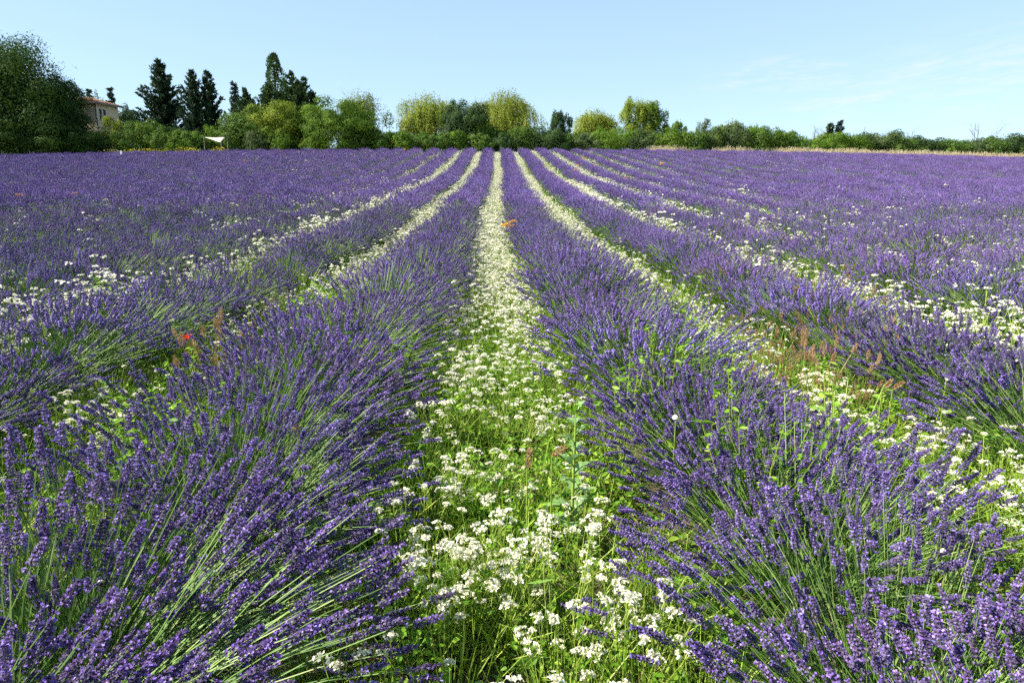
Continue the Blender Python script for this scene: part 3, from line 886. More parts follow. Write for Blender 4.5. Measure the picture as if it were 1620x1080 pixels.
orange = [(811, 352, 3, 1.0, 'orange wildflower standing in the lavender just right of the middle strip', .62),
          (926, 251, 2, 1.6, 'orange wildflower highest up the field, right of the middle strip', .62),
          (942, 262, 2, 1.5, 'small orange wildflower just below the highest one on the right', .6),
          (920, 260, 2, 1.3, 'orange wildflower left of its neighbours high on the right slope', .6),
          (911, 270, 2, 1.3, 'orange wildflower lowest and leftmost of the far right cluster', .6),
          (979, 279, 2, 1.1, 'left one of two orange wildflowers side by side on right slope', .6),
          (993, 281, 3, 1.3, 'right one of two orange wildflowers side by side on right slope', .6),
          (1046, 259, 4, 1.7, 'rightmost orange wildflower clump near the far field edge', .65),
          (28, 310, 3, 1.2, 'orange wildflower at the left edge of the picture in lavender', .6),
          (115, 307, 2, 1.0, 'orange wildflower second from the left edge in lavender', .6),
          (389, 255, 2, 1.5, 'orange wildflower far up the left lavender slope', .6),
          (640, 236, 2, 1.6, 'orange wildflower on the crest below the left willow', .6)]
for i, (px, py, hd, sc_, lb, ov) in enumerate(orange):
    flower_plant('orange_wildflower', px, py, ov + .14, 'umbel', 'orange', lb, 'wildflower', 'orange wildflowers in the lavender', 7, hd, sc_ * .9, 3000 + i * 5)
flower_plant('poppy', 297, 536, .5, 'poppy', 'red', 'single red poppy at the foot of the second lavender row left', 'poppy', None, 5, 1, .9, 3300)
flower_plant('yellow_daisy', 470, 677, .58, 'daisy', 'yellow', 'single small yellow daisy in the near left lavender row', 'wildflower', None, 0, 1, 1.2, 3320)
for i, (px, py, lb) in enumerate([(957, 541, 'white bindweed trumpet left of another in the near right row'), (1003, 543, 'white bindweed trumpet in middle of the near right row'),
                                  (1069, 662, 'white bindweed trumpet lower in the near right lavender row'), (1105, 545, 'white bindweed trumpet rightmost beside leafy vine in right row'),
                                  (275, 505, 'white bindweed trumpet above the red poppy'), (1497, 600, 'white bindweed trumpet on the second lavender row right')]):
    flower_plant('bindweed_flower', px, py, .5, 'trumpet', 'white_petal', lb, 'bindweed', 'white bindweed flowers', 4, 1, .4, 3400 + i, .6)
for i, (px, py, lb) in enumerate([(873, 722, 'straw-coloured foxtail grass leaning beside the tall thistle'), (834, 741, 'straw-coloured foxtail grass left of the tall thistle'),
                                  (1412, 615, 'upright foxtail grass at edge of the first strip right'), (1395, 620, 'shorter foxtail grass left of the upright one right')]):
    flower_plant('foxtail_stalk', px, py, .5, 'foxtail', 'russet', lb, 'grass', 'foxtail grasses', 3, 1, .9, 3500 + i, .5)

# russet bristle grass in the second right-hand row
g = np.random.default_rng(55)
spots = [(g.normal(1295, 62), g.normal(520, 28)) for _ in range(14)] + [(g.normal(1110, 26), g.normal(428, 9)) for _ in range(4)] + [(g.normal(1230, 60), g.normal(470, 14)) for _ in range(6)] + [(915, 418), (945, 424), (928, 412), (330, 520), (352, 528), (340, 540)]
spots = sorted(spots, key=lambda q: -q[1])
rprot = []
for s_ in range(3):
    gg = np.random.default_rng(60 + s_); st, hd = Geo(), Geo()
    n = 12; ph = gg.uniform(0, 6.28, n); th = gg.uniform(.05, .5, n); h = gg.uniform(.3, .58, n)
    B = np.stack([.04 * np.cos(ph), .04 * np.sin(ph), 0 * ph], -1); d = np.stack([np.sin(th) * np.cos(ph), np.sin(th) * np.sin(ph), np.cos(th)], -1)
    e = B + d * h[:, None]
    tubes(st, np.stack([B, (B + e) / 2 + np.array([0, 0, .03]), e], 1), [.002, .0016, .001], 3, 0, gg.random(n))
    fv = flower_head('foxtail', 70 + s_)
    inst(hd, np.concatenate(fv.v), np.concatenate(fv.f), frames(d + gg.normal(size=d.shape) * .1, gg), e, .8, 0, gg.uniform(-.2, .2, n), np.concatenate(fv.a))
    clamp_var(hd)
    rprot.append((hd.mesh('seed_heads', ['russet']), st.mesh('stalks', ['russet'])))
for i, (px, py) in enumerate(spots):
    x, y, gz, D = on_field(px, py, .5)
    root = empty('bristle_grass_tuft', (x, y, gz), (0, 0, g.uniform(0, 6.28)), g.uniform(.85, 1.15))
    side = 'left' if px < 700 else 'right'
    tag(root, f"russet dry bristle grass tuft, {nth(i + 1)} lowest in picture, in lavender {side}", 'grass', 'russet bristle grass tufts')
    for nm, m_ in zip(('seed_heads', 'stalks'), rprot[i % 3]):
        link(nm, m_, root)['kind'] = 'stuff'

# broad-leaved weeds poking out of the lavender
def leafy_weed(seed, h):
    g = np.random.default_rng(seed); lf, st = Geo(), Geo()
    n = 7
    ph = g.uniform(0, 6.28, n); th = g.uniform(.05, .45, n)
    d = np.stack([np.sin(th) * np.cos(ph), np.sin(th) * np.sin(ph), np.cos(th)], -1)
    e = d * (h * g.uniform(.8, 1.1, n))[:, None]
    tubes(st, np.stack([e * 0, e * .5 + np.array([0, 0, .03]), e], 1), [.003, .0025, .0015], 4, 0, g.random(n))
    for i in range(n):
        m = 16; u = g.uniform(.45, 1.02, m); a_ = g.uniform(0, 6.28, m)
        ovate(lf, e[i] * u[:, None], np.stack([np.cos(a_), np.sin(a_), g.uniform(-.3, .6, m)], -1), g.uniform(.02, .045, m), g.uniform(.011, .022, m), 0, g.uniform(.1, .9, m), g)
    return lf, st
lw = [leafy_weed(80 + i, .62).__iter__() for i in range(3)]
lw = [tuple(q) for q in lw]
lw = [(a_.mesh('foliage', ['weed_leaf'], True), b_.mesh('stems', ['weed_stem'])) for a_, b_ in lw]
lwp = [(495, 498), (478, 520), (545, 505), (600, 540), (300, 600), (215, 660), (1072, 535), (1045, 548), (1098, 552), (1015, 520), (1172, 640), (1190, 690), (990, 590), (955, 520), (1060, 580), (880, 470), (905, 455), (800, 305), (1075, 455), (1060, 465), (1330, 640), (440, 540), (1270, 420), (410, 330), (320, 318), (300, 345), (870, 430)]
lwp = sorted(lwp)
for i, (px, py) in enumerate(lwp):
    x, y, gz, D = on_field(px, py, .55)
    root = empty('leafy_weed', (x, y, gz), (0, 0, g.uniform(0, 6.28)), g.uniform(.85, 1.15))
    tag(root, f"bright green leafy weed poking from the lavender, {nth(i + 1)} from the left", 'weed', 'leafy weeds in the lavender')
    for nm, m_ in zip(('foliage', 'stems'), lw[i % 3]):
        link(nm, m_, root)['kind'] = 'stuff'

# the tall pale thistle beside the middle strip
x, y, gz, D = on_field(905, 800, .22)
th_root = tag(empty('tall_thistle', (x, y, gz)), 'tall pale green thistle with lobed leaves at right of middle strip', 'thistle')
H = at(905, 640, D)[2] - gz
st, _ = stem_geo(H, (.01, .01), 0, 1, .006)
link('stem', st.mesh('stem', ['weed_stem'], True), th_root)
pale = material('thistle_leaf', [(0, (.13, .28, .05)), (1, (.32, .46, .20))], .5, .35, .4)
g = np.random.default_rng(5)
for i in range(17):
    u = .15 + .85 * i / 16
    G = Geo()
    L = .12 * (1.15 - .7 * u); W = L * .34
    ns_ = 9
    top, bot = [], []
    pts = []
    for q in range(ns_):
        s_ = q / (ns_ - 1)
        w_ = W * math.sin(math.pi * min(1, .12 + s_ * .88)) * (1.0 if q % 2 else .45)
        zc = L * (.55 * s_ - .6 * s_ * s_)
        pts += [[L * s_, -w_, zc + .2 * w_], [L * s_, 0, zc], [L * s_, w_, zc + .2 * w_]]
    f = []
    for q in range(ns_ - 1):
        for c in range(2):
            k_ = q * 3 + c
            f += [[k_, k_ + 1, k_ + 4], [k_, k_ + 4, k_ + 3]]
    G.add(pts, f, 0, g.uniform(.1, .9, len(pts)))
    lf = link('leaf', G.mesh('leaf', [pale]), th_root, (.01 * u * u, .01 * u * u, H * u))
    lf.rotation_euler = (0, g.uniform(-.7, -.1), i * 2.4 + g.normal(0, .2))
G = Geo(); n = 26
d = norm(g.normal(size=(n, 3)) * .5 + np.array([0, 0, 1]))
kites(G, np.zeros((n, 3)), d, .04, .009, 0, g.random(n), g)
link('bud', G.mesh('bud', ['weed_leaf']), th_root, (.01, .01, H - .01))

# snails on the near spikes
def snail(seed, brown):
    G = Geo(); pts = []; f = []
    nb, nr = 44, 8
    for i in range(nb):
        u = i / (nb - 1); an = u * 2.6 * 2 * np.pi
        rc = .0055 * math.exp(-1.5 * (1 - u)); tr = .0042 * math.exp(-1.45 * (1 - u)) + .0003
        for j in range(nr):
            b = j * 2 * np.pi / nr
            pts.append([(rc + tr * math.cos(b)) * math.cos(an), (rc + tr * math.cos(b)) * math.sin(an), tr * math.sin(b) + .005 * (1 - u)])
    for i in range(nb - 1):
        for j in range(nr):
            p, q = i * nr + j, i * nr + (j + 1) % nr
            f += [[p, q, q + nr], [p, q + nr, p + nr]]
    var = np.repeat((np.sin(np.arange(nb) * .9) * .5 + .5), nr)
    G.add(pts, f, 0, var)
    return G.mesh('snail', ['shell_brown' if brown else 'shell'], True)
sw, sb = snail(1, False), snail(1, True)
for px, py, br, lb in [(161, 927, 0, 'white snail shell on a lavender spike at lower left'), (1547, 1002, 0, 'white snail shell low in the near right lavender'),
                       (1596, 1008, 0, 'white snail shell at the right edge of the near lavender'), (1479, 872, 0, 'white snail shell high on a spike of the near right bush'),
                       (1275, 745, 0, 'white snail shell midway up the near right lavender row'), (251, 921, 1, 'brown snail shell right of the white one at lower left'), (357, 977, 1, 'brown snail shell on stems near the lower left corner')]:
    dd, xx, yy = cam_depth(BUSH_TIPS[:, 0], BUSH_TIPS[:, 1], BUSH_TIPS[:, 2])
    qx = 810 + 1080 * xx / dd; qy = 540 - 1080 * yy / dd
    cost = np.hypot(qx - px, qy - py) + 14 * dd + np.where(dd < .6, 1e6, 0)
    p = BUSH_TIPS[int(np.argmin(cost))]
    o = link('snail', sb if br else sw, None, p + np.array([0, -.004, .006]))
    o.rotation_euler = (g.uniform(.4, 1.2), g.uniform(-.5, .5), g.uniform(0, 6.28))
    tag(o, lb, 'snail', 'snails on the lavender')

# white stake in the far left of the field
x, y, gz, D = on_field(192, 247, .62)
st_root = tag(empty('marker_stake', (x, y, gz)), 'small white marker stake in the far left lavender', 'stake')
def box_geo(sx_, sy_, z0, z1, top=1.0):
    G = Geo()
    v = [[-sx_, -sy_, z0], [sx_, -sy_, z0], [sx_, sy_, z0], [-sx_, sy_, z0], [-sx_ * top, -sy_ * top, z1], [sx_ * top, -sy_ * top, z1], [sx_ * top, sy_ * top, z1], [-sx_ * top, sy_ * top, z1]]
    G.add(v, [[0, 2, 1], [0, 3, 2], [4, 5, 6], [4, 6, 7], [0, 1, 5], [0, 5, 4], [1, 2, 6], [1, 6, 5], [2, 3, 7], [2, 7, 6], [3, 0, 4], [3, 4, 7]])
    return G
M['white_paint'] = material('white_paint', [(0, (.78, .78, .77)), (1, (.82, .82, .81))], .5, 0, .3, .02)
M['wood'] = material('weathered_wood', [(0, (.22, .17, .12)), (1, (.28, .22, .16))], .8, 0, .2, .05)
link('board', box_geo(.09, .02, .62, 1.1, .92).mesh('board', ['white_paint']), st_root)
link('post', box_geo(.025, .025, -.1, .62).mesh('post', ['wood']), st_root)

# ------------------------------------------------------------------ trees
def crown_geo(center, rad, n, leaf, seed, lobes=16, bottom=-.55, slim=.6):
    """a few big masses, each set with smaller sprays of leaves, so that the outline stays uneven"""
    g = np.random.default_rng(seed); G = Geo()
    n = int(n * 2.75); leaf = leaf * .82
    rad = np.array(rad, float)
    big = max(4, lobes // 3)
    bc = norm(g.normal(size=(big, 3)) * np.array([1, 1, .9])) * g.uniform(.22, .50, (big, 1)); bc[0] = (0, 0, -.25); bc[1] = (g.normal(0, .15), 0, .42); bc[2] = (-.22, 0, .26); bc[3] = (.26, 0, .2)
    br = g.uniform(.40, .54, big); br[0] = .62
    kids = 9
    kd = norm(g.normal(size=(big, kids, 3)) + np.array([0, 0, .25]))
    kc = (bc[:, None] + kd * br[:, None, None] * g.uniform(.75, 1.1, (big, kids, 1))).reshape(-1, 3)
    kr = g.uniform(.11, .23, big * kids)
    c = np.concatenate([bc, kc]); lr = np.concatenate([br, kr])
    c[:, 2] = np.maximum(c[:, 2], bottom)
    wgt = lr ** 2 * np.concatenate([np.full(big, .7), np.full(big * kids, 1.5)])
    pk = g.choice(len(c), n, p=wgt / wgt.sum())
    d = norm(g.normal(size=(n, 3)) + np.array([0, 0, .15]))
    r_ = lr[pk] * g.uniform(.35, 1.0, n) ** .5 * (1 + .22 * np.sin(d[:, 0] * 7 + pk) * np.sin(d[:, 1] * 8 + d[:, 2] * 7 + pk * 2) + g.normal(0, .06, n))
    P = (c[pk] + d * r_[:, None]) * rad * 1.06 + np.array(center)
    nr = norm(norm(d / rad) + .25 * norm(c[pk] / rad + 1e-6) + g.normal(size=(n, 3)) * .2)
    dirs = norm(np.cross(nr, g.normal(size=(n, 3))) + np.array([0, 0, -.25]))
    q_ = P - np.array(center)          # fit the mass to the size of the tree
    q_[:, 2] = q_[:, 2] * (rad[2] / np.percentile(q_[:, 2], 99.6))
    q_[:, 0] *= rad[0] / max(np.percentile(q_[:, 0], 98.5), -np.percentile(q_[:, 0], 1.5)); q_[:, 1] *= rad[1] / max(np.percentile(q_[:, 1], 98.5), -np.percentile(q_[:, 1], 1.5))
    P = q_ + np.array(center)
    lv = g.uniform(-.25, .25, len(c))
    kites_n(G, P, dirs, nr, leaf * g.uniform(.7, 1.35, n), leaf * slim * g.uniform(.8, 1.3, n), 0, np.clip(g.uniform(.35, .65, n) + lv[pk], 0, 1))
    return G, (bc * rad + np.array(center))

def trunk_geo(h, rad, targets, seed, lean=(0, 0)):
    g = np.random.default_rng(seed); G = Geo()
    zs = np.linspace(-.3, h, 7)
    P = np.stack([lean[0] * (zs / h) + g.normal(0, .04, 7), lean[1] * (zs / h) + g.normal(0, .04, 7), zs], -1)[None]
    tubes(G, P, np.linspace(rad * 1.25, rad * .55, 7), 9, 0, .4)
    if len(targets):
        t_ = np.asarray(targets); u = g.uniform(.55, 1.0, len(t_))
        B = np.stack([lean[0] * u, lean[1] * u, h * u], -1)
        midp = (B + t_) / 2 + g.normal(0, .15, t_.shape)
        tubes(G, np.stack([B, midp, t_], 1), [rad * .45, rad * .28, rad * .1], 6, 0, g.random(len(t_)))
    return G

def stand(px, topy, D):
    p = at(px, topy, D)
    gz = float(ground(p[0], p[1]))
    return np.array([p[0], p[1], gz]), p[2] - gz

def broad_tree(name, label, px, topy, wpx, D, mat, n=6000, leaf=.24, lobes=16, low=.12, group=None, seed=0, cat='tree', bottom=-.8):
    loc, h = stand(px, topy, D)
    r_ = wpx / 2 * D / 1080.
    root = tag(empty(name, loc), label, cat, group)
    zc = h * (low + 1) / 2; rz = h * (1 - low) / 2 * 1.02
    G, lob = crown_geo((0, 0, zc), (r_, r_, rz), n, leaf, seed + 11, lobes, bottom)
    link('trunk' if cat == 'tree' else 'stem', trunk_geo(h * max(.3, low + .25), max(.05, .028 * h), lob, seed).mesh('trunk', ['bark'], True), root)
    c = link('crown' if cat == 'tree' else 'foliage', G.mesh('crown', [mat]), root); c['kind'] = 'stuff'
    return root

def willow(label, px, topy, wpx, D, mat, seed, strands=1000, group='weeping willows behind the field'):
    g = np.random.default_rng(seed)
    loc, h = stand(px, topy, D)
    r_ = wpx / 2 * D / 1080. * 1.08
    root = tag(empty('willow_tree', loc), label, 'tree', group)
    lob = 11
    lc = np.stack([g.uniform(-.62, .62, lob) * r_, g.uniform(-.6, .6, lob) * r_, h * g.uniform(.38, .72, lob)], -1)
    lc[0] = (0, 0, h * .76)
    lr = g.uniform(.40, .56, lob) * r_
    G = Geo()
    pk = g.integers(0, lob, strands)
    d = norm(g.normal(size=(strands, 3)) + np.array([0, 0, .9])); d[:, 2] = np.abs(d[:, 2])
    S = lc[pk] + d * (lr[pk] * g.uniform(.8, 1.05, strands))[:, None] * np.array([1, 1, .75])
    S[:, 2] = np.minimum(S[:, 2], h * g.uniform(.93, 1.0, strands))
    ln = g.uniform(.18, .62, strands) * h
    ln = np.minimum(ln, S[:, 2] - .5)
    clump = .5 + .5 * np.sin(np.arctan2(d[:, 1], d[:, 0]) * 5 + pk * 1.7); ln = ln * (.55 + .6 * clump)
    K = 22
    lvar = g.uniform(-.2, .2, strands) + .12 * np.sin(pk * 2.3)
    for q in range(K):
        u = q / (K - 1)
        out = (1 - (1 - u) ** 2) * .10 * r_
        P = S + np.stack([d[:, 0] * out, d[:, 1] * out, -ln * u * (.4 + .6 * u)], -1) + g.normal(size=S.shape) * .07
        dd = norm(np.stack([d[:, 0] * (.9 - .7 * u), d[:, 1] * (.9 - .7 * u), -np.full(strands, .25 + u)], -1) + g.normal(size=S.shape) * .4)
        kites_n(G, P, dd, norm(d * np.array([1, 1, .8]) + g.normal(size=d.shape) * .25), g.uniform(.15, .28, strands), g.uniform(.06, .10, strands), 0, np.clip(g.uniform(.25, .75, strands) + lvar, 0, 1))
    n = strands * 5       # leaf mass under the dome
    pk = g.integers(0, lob, n); d = norm(g.normal(size=(n, 3)))
    P = lc[pk] + d * (lr[pk] * g.uniform(.3, 1.0, n))[:, None]
    P[:, 2] = np.minimum(P[:, 2], h * .97)
    kites(G, P, norm(d + np.array([0, 0, -.9]) + g.normal(size=d.shape) * .4), g.uniform(.15, .3, n), .09, 0, g.uniform(.2, .6, n), g)
    link('trunk', trunk_geo(h * .5, .03 * h, lc, seed).mesh('trunk', ['bark'], True), root)
    c = link('crown', G.mesh('crown', [mat]), root); c['kind'] = 'stuff'

def conifer(name, label, px, topy, wpx, D, mat, seed, levels=17, per=8, up=.5, base=.04, power=.9, needle=(.42, .15), group=None, tips=1, bulge=0.):
    g = np.random.default_rng(seed)
    loc, h = stand(px, topy, D)
    r_ = wpx / 2 * D / 1080. * 1.12
    levels = int(levels * 1.3); needle = (needle[0] * 1.05, needle[1] * 1.1)
    root = tag(empty(name, loc), label, 'tree', group)
    G, T = Geo(), Geo()
    leaders = [(0., 0., 1.)] + [(g.uniform(-.35, .35) * r_, g.uniform(-.3, .3) * r_, g.uniform(.78, .95)) for _ in range(tips - 1)]
    for lx, ly, hf in leaders:
        hh = h * hf
        tubes(T, np.array([[[lx * .3, ly * .3, -.3], [lx * .7, ly * .7, hh * .5], [lx, ly, hh * .99]]]), [.03 * hh, .018 * hh, .02], 7, 0, .3)
        rf = 1.0 if tips == 1 else .72
        for lv in range(levels):
            f = lv / (levels - 1); z0 = hh * (base + (1 - base) * f)
            env = rf * r_ * ((1 - f) ** power * (1 - bulge) + bulge * math.sin(math.pi * min(1, .25 + .75 * f))) + .12
            n = max(4, int(per * (1 - .5 * f)))
            a_ = g.uniform(0, 6.28) + np.arange(n) * 2 * np.pi / n + g.normal(0, .25, n)
            L = env * g.uniform(.5, 1.28, n)
            slope = up * g.uniform(.6, 1.4, n)
            e = np.stack([np.cos(a_) * L, np.sin(a_) * L, L * slope], -1)
            B = np.stack([np.full(n, lx * (.3 + .7 * f)), np.full(n, ly * (.3 + .7 * f)), z0 - L * slope * .55 + g.normal(0, .12, n)], -1)
            midp = B + e * .5 - np.array([0, 0, 1.]) * (L * .10)[:, None]
            tubes(T, np.stack([B, midp, B + e], 1), [.045, .03, .01], 4, 0, .3)
            kk = int(np.clip(env * 8, 5, 16))
            for q in range(kk):
                u = (q + .6) / kk
                P = (1 - u) ** 2 * B + 2 * u * (1 - u) * midp + u * u * (B + e)
                for s_ in range(6):
                    dd = norm(norm(e) * .9 + g.normal(size=e.shape) * .45 + np.array([0, 0, .18 * up]))
                    kites(G, P + g.normal(size=P.shape) * .06, dd, needle[0] * g.uniform(.7, 1.3, n) * (1.1 - .35 * u), needle[1] * g.uniform(.7, 1.3, n), 0, np.clip(g.uniform(0, .7, n) + .3 * u, 0, 1), g)
        n = 14
        kites(G, np.tile([[lx, ly, hh * .93]], (n, 1)) + np.stack([0 * np.arange(n), 0 * np.arange(n), np.linspace(0, hh * .06, n)], -1), norm(g.normal(size=(n, 3)) * .35 + np.array([0, 0, 1])), .35, .1, 0, g.random(n), g)
    link('trunk', T.mesh('trunk', ['bark'], True), root)
    c = link('crown', G.mesh('crown', [mat]), root); c['kind'] = 'stuff'

# left end: big walnut trees and the house behind them
broad_tree('walnut_tree', 'huge dark walnut tree filling the left edge of the picture', 8, 60, 195, 78, 'walnut', 23000, .27, 48, .0, seed=101)
broad_tree('walnut_tree', 'smaller dark walnut tree overlapping the left side of the house', 76, 124, 80, 77.5, 'walnut', 13000, .25, 33, .0, seed=102)
broad_tree('walnut_tree', 'dark low tree under the big walnut at far left', 45, 170, 150, 77, 'walnut', 12000, .26, 18, -.1, seed=103)
conifer('fir_tree', 'slim conifer tip rising directly behind the house roof', 174, 142, 26, 98, 'conifer', 104, 15, 7, .2, power=1.0)
conifer('fir_tree', 'small conifer tip peeping over the ridge beside walnut leaves', 141, 144, 18, 104, 'conifer', 105, 13, 6, .2)
broad_tree('far_tree', 'round dark treetop peeping over the house roof ridge', 155, 148, 26, 102, 'oak', 1500, .25, 8, .1, seed=106)
broad_tree('far_tree', 'dull green tree just right of the house behind shrubs', 197, 168, 34, 92, 'oak', 2400, .25, 9, .02, seed=107)
conifer('cedar_tree', 'large dark cedar with spiky upswept branches right of the house', 251, 99, 92, 82, 'conifer', 110, 19, 10, .55, .05, .75, (.5, .15), bulge=.12)
conifer('dark_cypress', 'dark twin-topped cypress, left stem, right of the spiky cedar', 303, 117, 52, 81, 'conifer', 112, 18, 9, 1.1, .02, .6, (.45, .15), bulge=.2)
conifer('dark_cypress', 'dark twin-topped cypress, right stem, behind the shade sail', 327, 118, 46, 81.5, 'conifer', 113, 18, 9, 1.1, .02, .6, (.45, .15), bulge=.2)
conifer('blue_spruce', 'small bluish spruce between dark cypresses and the poplar group', 370, 134, 38, 92, 'bluespruce', 114, 16, 8, .25)
conifer('cypress_tree', 'green bushy cypress left of the tall poplar', 388, 146, 84, 86, 'cypress', 115, 15, 9, .9, .02, .55, (.42, .15), tips=3, bulge=.25)
conifer('cypress_tree', 'dark green cypress under the poplar, leftmost of that clump', 425, 138, 80, 85, 'cypress', 116, 15, 9, .9, .02, .55, (.42, .15), tips=3, bulge=.25)
conifer('cypress_tree', 'dark green cypress with several tips right of the poplar', 461, 119, 84, 85.5, 'cypress', 117, 17, 9, .9, .02, .5, (.42, .15), tips=4, bulge=.3)
conifer('cypress_tree', 'dark green cypress forming right shoulder of the poplar clump', 480, 127, 60, 84.5, 'cypress', 118, 16, 9, .9, .02, .5, (.42, .15), tips=3, bulge=.3)
# poplar
loc, h = stand(432, 84, 92)
root = tag(empty('poplar_tree', loc), 'tall columnar poplar, the highest narrow tree on the left', 'tree')
g = np.random.default_rng(120); n = 6500
u = g.random(n); a_ = g.uniform(0, 6.28, n)
env = 1.5 * np.clip(np.sin(np.pi * np.clip(u * .86 + .12, 0, 1)), 0, 1) ** .6 * (1 + .25 * np.sin(a_ * 3 + u * 17) + .18 * np.sin(u * 41 + a_ * 2))
rr = env * g.uniform(.4, 1, n) ** .5
G = Geo()
kites(G, np.stack([rr * np.cos(a_), rr * np.sin(a_), h * (.12 + .87 * u)], -1), norm(np.stack([np.cos(a_) * .6, np.sin(a_) * .6, np.ones(n)], -1) + g.normal(size=(n, 3)) * .5), g.uniform(.2, .36, n), .16, 0, g.random(n), g)
link('trunk', trunk_geo(h * .9, .22, [], 3).mesh('trunk', ['bark'], True), root)
link('crown', G.mesh('crown', ['poplar']), root)['kind'] = 'stuff'

# broadleaved trees in front of the cypress clump
broad_tree('lime_tree', 'yellow-green leafy tree in front of the cypress clump', 438, 163, 86, 79, 'lime', 6500, .22, 16, .0, seed=130)
broad_tree('leafy_tree', 'mid green rounded tree left of the broad one by cypresses', 478, 168, 70, 79.5, 'green', 4500, .22, 13, .0, seed=131)
broad_tree('leafy_tree', 'broad mid green tree right of the cypress clump', 532, 159, 112, 78, 'green', 9000, .23, 20, .0, seed=132)
broad_tree('lime_tree', 'yellowish thin-topped tree right of the broad green tree', 574, 148, 76, 82, 'willow_g', 4200, .24, 14, .0, seed=133)
broad_tree('leafy_tree', 'low dull green tree left of the yellow-green one', 392, 172, 84, 78.5, 'hedge', 5000, .22, 14, .0, seed=134)
willow('large yellow-green weeping willow left of the dark oak', 676, 142, 94, 84, 'willow', 140)
willow('tallest yellow-green weeping willow in the middle of the horizon', 800, 136, 112, 84, 'willow', 141, 1250)
broad_tree('oak_tree', 'grey-green oak standing between the two big willows', 735, 160, 74, 79, 'oak', 7500, .21, 18, .0, seed=142)
broad_tree('leafy_tree', 'green tree at foot of the tallest willow', 766, 190, 56, 79, 'green', 4200, .22, 13, .0, seed=143)
broad_tree('oak_tree', 'dark green small tree left of the low yellow willow', 890, 177, 36, 80, 'oak', 2600, .2, 10, .0, seed=144)
willow('low rounded yellow willow right of the middle', 940, 168, 74, 86, 'willow', 145, 800)
broad_tree('lime_tree', 'light green upright tree right of the low yellow willow', 1014, 156, 56, 82, 'lime', 4500, .2, 13, .0, seed=146)
broad_tree('leafy_tree', 'darker green half of the upright pair on the right', 1040, 161, 42, 83, 'green', 3200, .2, 11, .0, seed=147)
broad_tree('leafy_tree', 'small round green tree between upright pair and yellow willow', 1070, 193, 30, 82, 'green', 1800, .2, 9, .0, seed=148)
broad_tree('thin_tree', 'thin see-through sapling above the right hedge', 1113, 189, 24, 84, 'hedge2', 520, .2, 8, .25, seed=149)
willow('small yellow-green willow above the right hedge', 1160, 185, 52, 85, 'willow_g', 150, 550)
conifer('young_pine', 'left small dark pine sticking out of the right hedge', 1314, 199, 18, 84, 'cypress', 151, 9, 7, .7, .3, .5, (.35, .12), bulge=.3)
conifer('young_pine', 'right taller bluish pine sticking out of the right hedge', 1329, 194, 15, 84, 'bluespruce', 152, 11, 6, .5, .2, .7, (.35, .1))

# hedge and shrubs
def shrub(px, topy, wpx, D, mat, n, label, group, seed, name='hedge_shrub'):
    broad_tree(name, label, px, topy, wpx, D, mat, n, .19, 12, -.12, group, seed, 'shrub', -.8)
left_shrubs = [(-30, 196, 60, 76.5, 'walnut'), (10, 200, 60, 76.4, 'walnut'), (50, 204, 56, 76.4, 'walnut'), (90, 208, 56, 76.4, 'walnut'), (122, 212, 44, 76.4, 'walnut'), (150, 208, 50, 77, 'walnut'), (182, 186, 40, 78, 'lime'), (208, 192, 50, 77.5, 'hedge'), (232, 190, 46, 77.5, 'green'), (255, 200, 44, 77, 'hedge'), (285, 206, 52, 77, 'green'),
               (310, 208, 44, 77, 'hedge'), (345, 200, 46, 78.5, 'green'), (372, 196, 44, 78, 'hedge'), (405, 205, 40, 77, 'hedge2'), (442, 208, 44, 77, 'green'), (500, 212, 44, 76.8, 'green'), (556, 208, 46, 77, 'hedge'),
               (590, 204, 40, 78, 'green'), (612, 208, 40, 77, 'hedge'), (640, 209, 44, 76.6, 'green'), (668, 210, 44, 77, 'hedge'), (696, 211, 44, 76.5, 'hedge'), (722, 208, 40, 77, 'green'), (762, 212, 46, 77, 'hedge'), (800, 212, 46, 77, 'oak')]
for i, (px, ty, w_, D, mt) in enumerate(left_shrubs):
    shrub(px, ty, w_, D, mt, 2400, f"leafy green shrub at foot of the left trees, {nth(i + 1)} from left", 'shrubs below the left trees', 400 + i, 'leafy_shrub')
g = np.random.default_rng(9)
px = 828.; i = 0
tops = {828: 206, 850: 203, 872: 207, 900: 212, 930: 212, 955: 205, 985: 203, 1010: 208, 1040: 210, 1070: 209, 1100: 209, 1130: 205, 1160: 200, 1190: 204, 1220: 206, 1245: 210, 1270: 217, 1300: 212, 1330: 214, 1360: 220, 1390: 213, 1420: 215, 1450: 218, 1480: 221, 1510: 220, 1540: 222, 1570: 222, 1600: 214, 1640: 216, 1700: 215}
while px < 1700:
    ty = float(np.interp(px, list(tops), list(tops.values()))) - 3 + g.normal(0, 2.4)
    w_ = g.uniform(44, 62)
    mt = ['hedge', 'green', 'hedge', 'oak', 'hedge2'][int(g.integers(5))]
    shrub(px, ty, w_, g.uniform(78.5, 80.5) if px > 960 else g.uniform(77, 78.5), mt, 1900, f"dense green hedge shrub on the right, {nth(i + 1)} going rightward from the willows", 'hedge shrubs behind the right of the field', 450 + i)
    px += w_ * .5; i += 1
px = 600.; i = 0
while px < 1720:
    ty = float(np.interp(px, list(tops), list(tops.values()))) + g.normal(0, 2.0)
    w_ = g.uniform(52, 74)
    shrub(px, ty, w_, g.uniform(81.5, 83.5), ['hedge', 'oak', 'green'][i % 3], 1500, f"dark green shrub in the hedge's rear line, {nth(i + 1)} rightward from left willow", 'hedge shrubs of the rear line', 600 + i)
    px += w_ * .55; i += 1

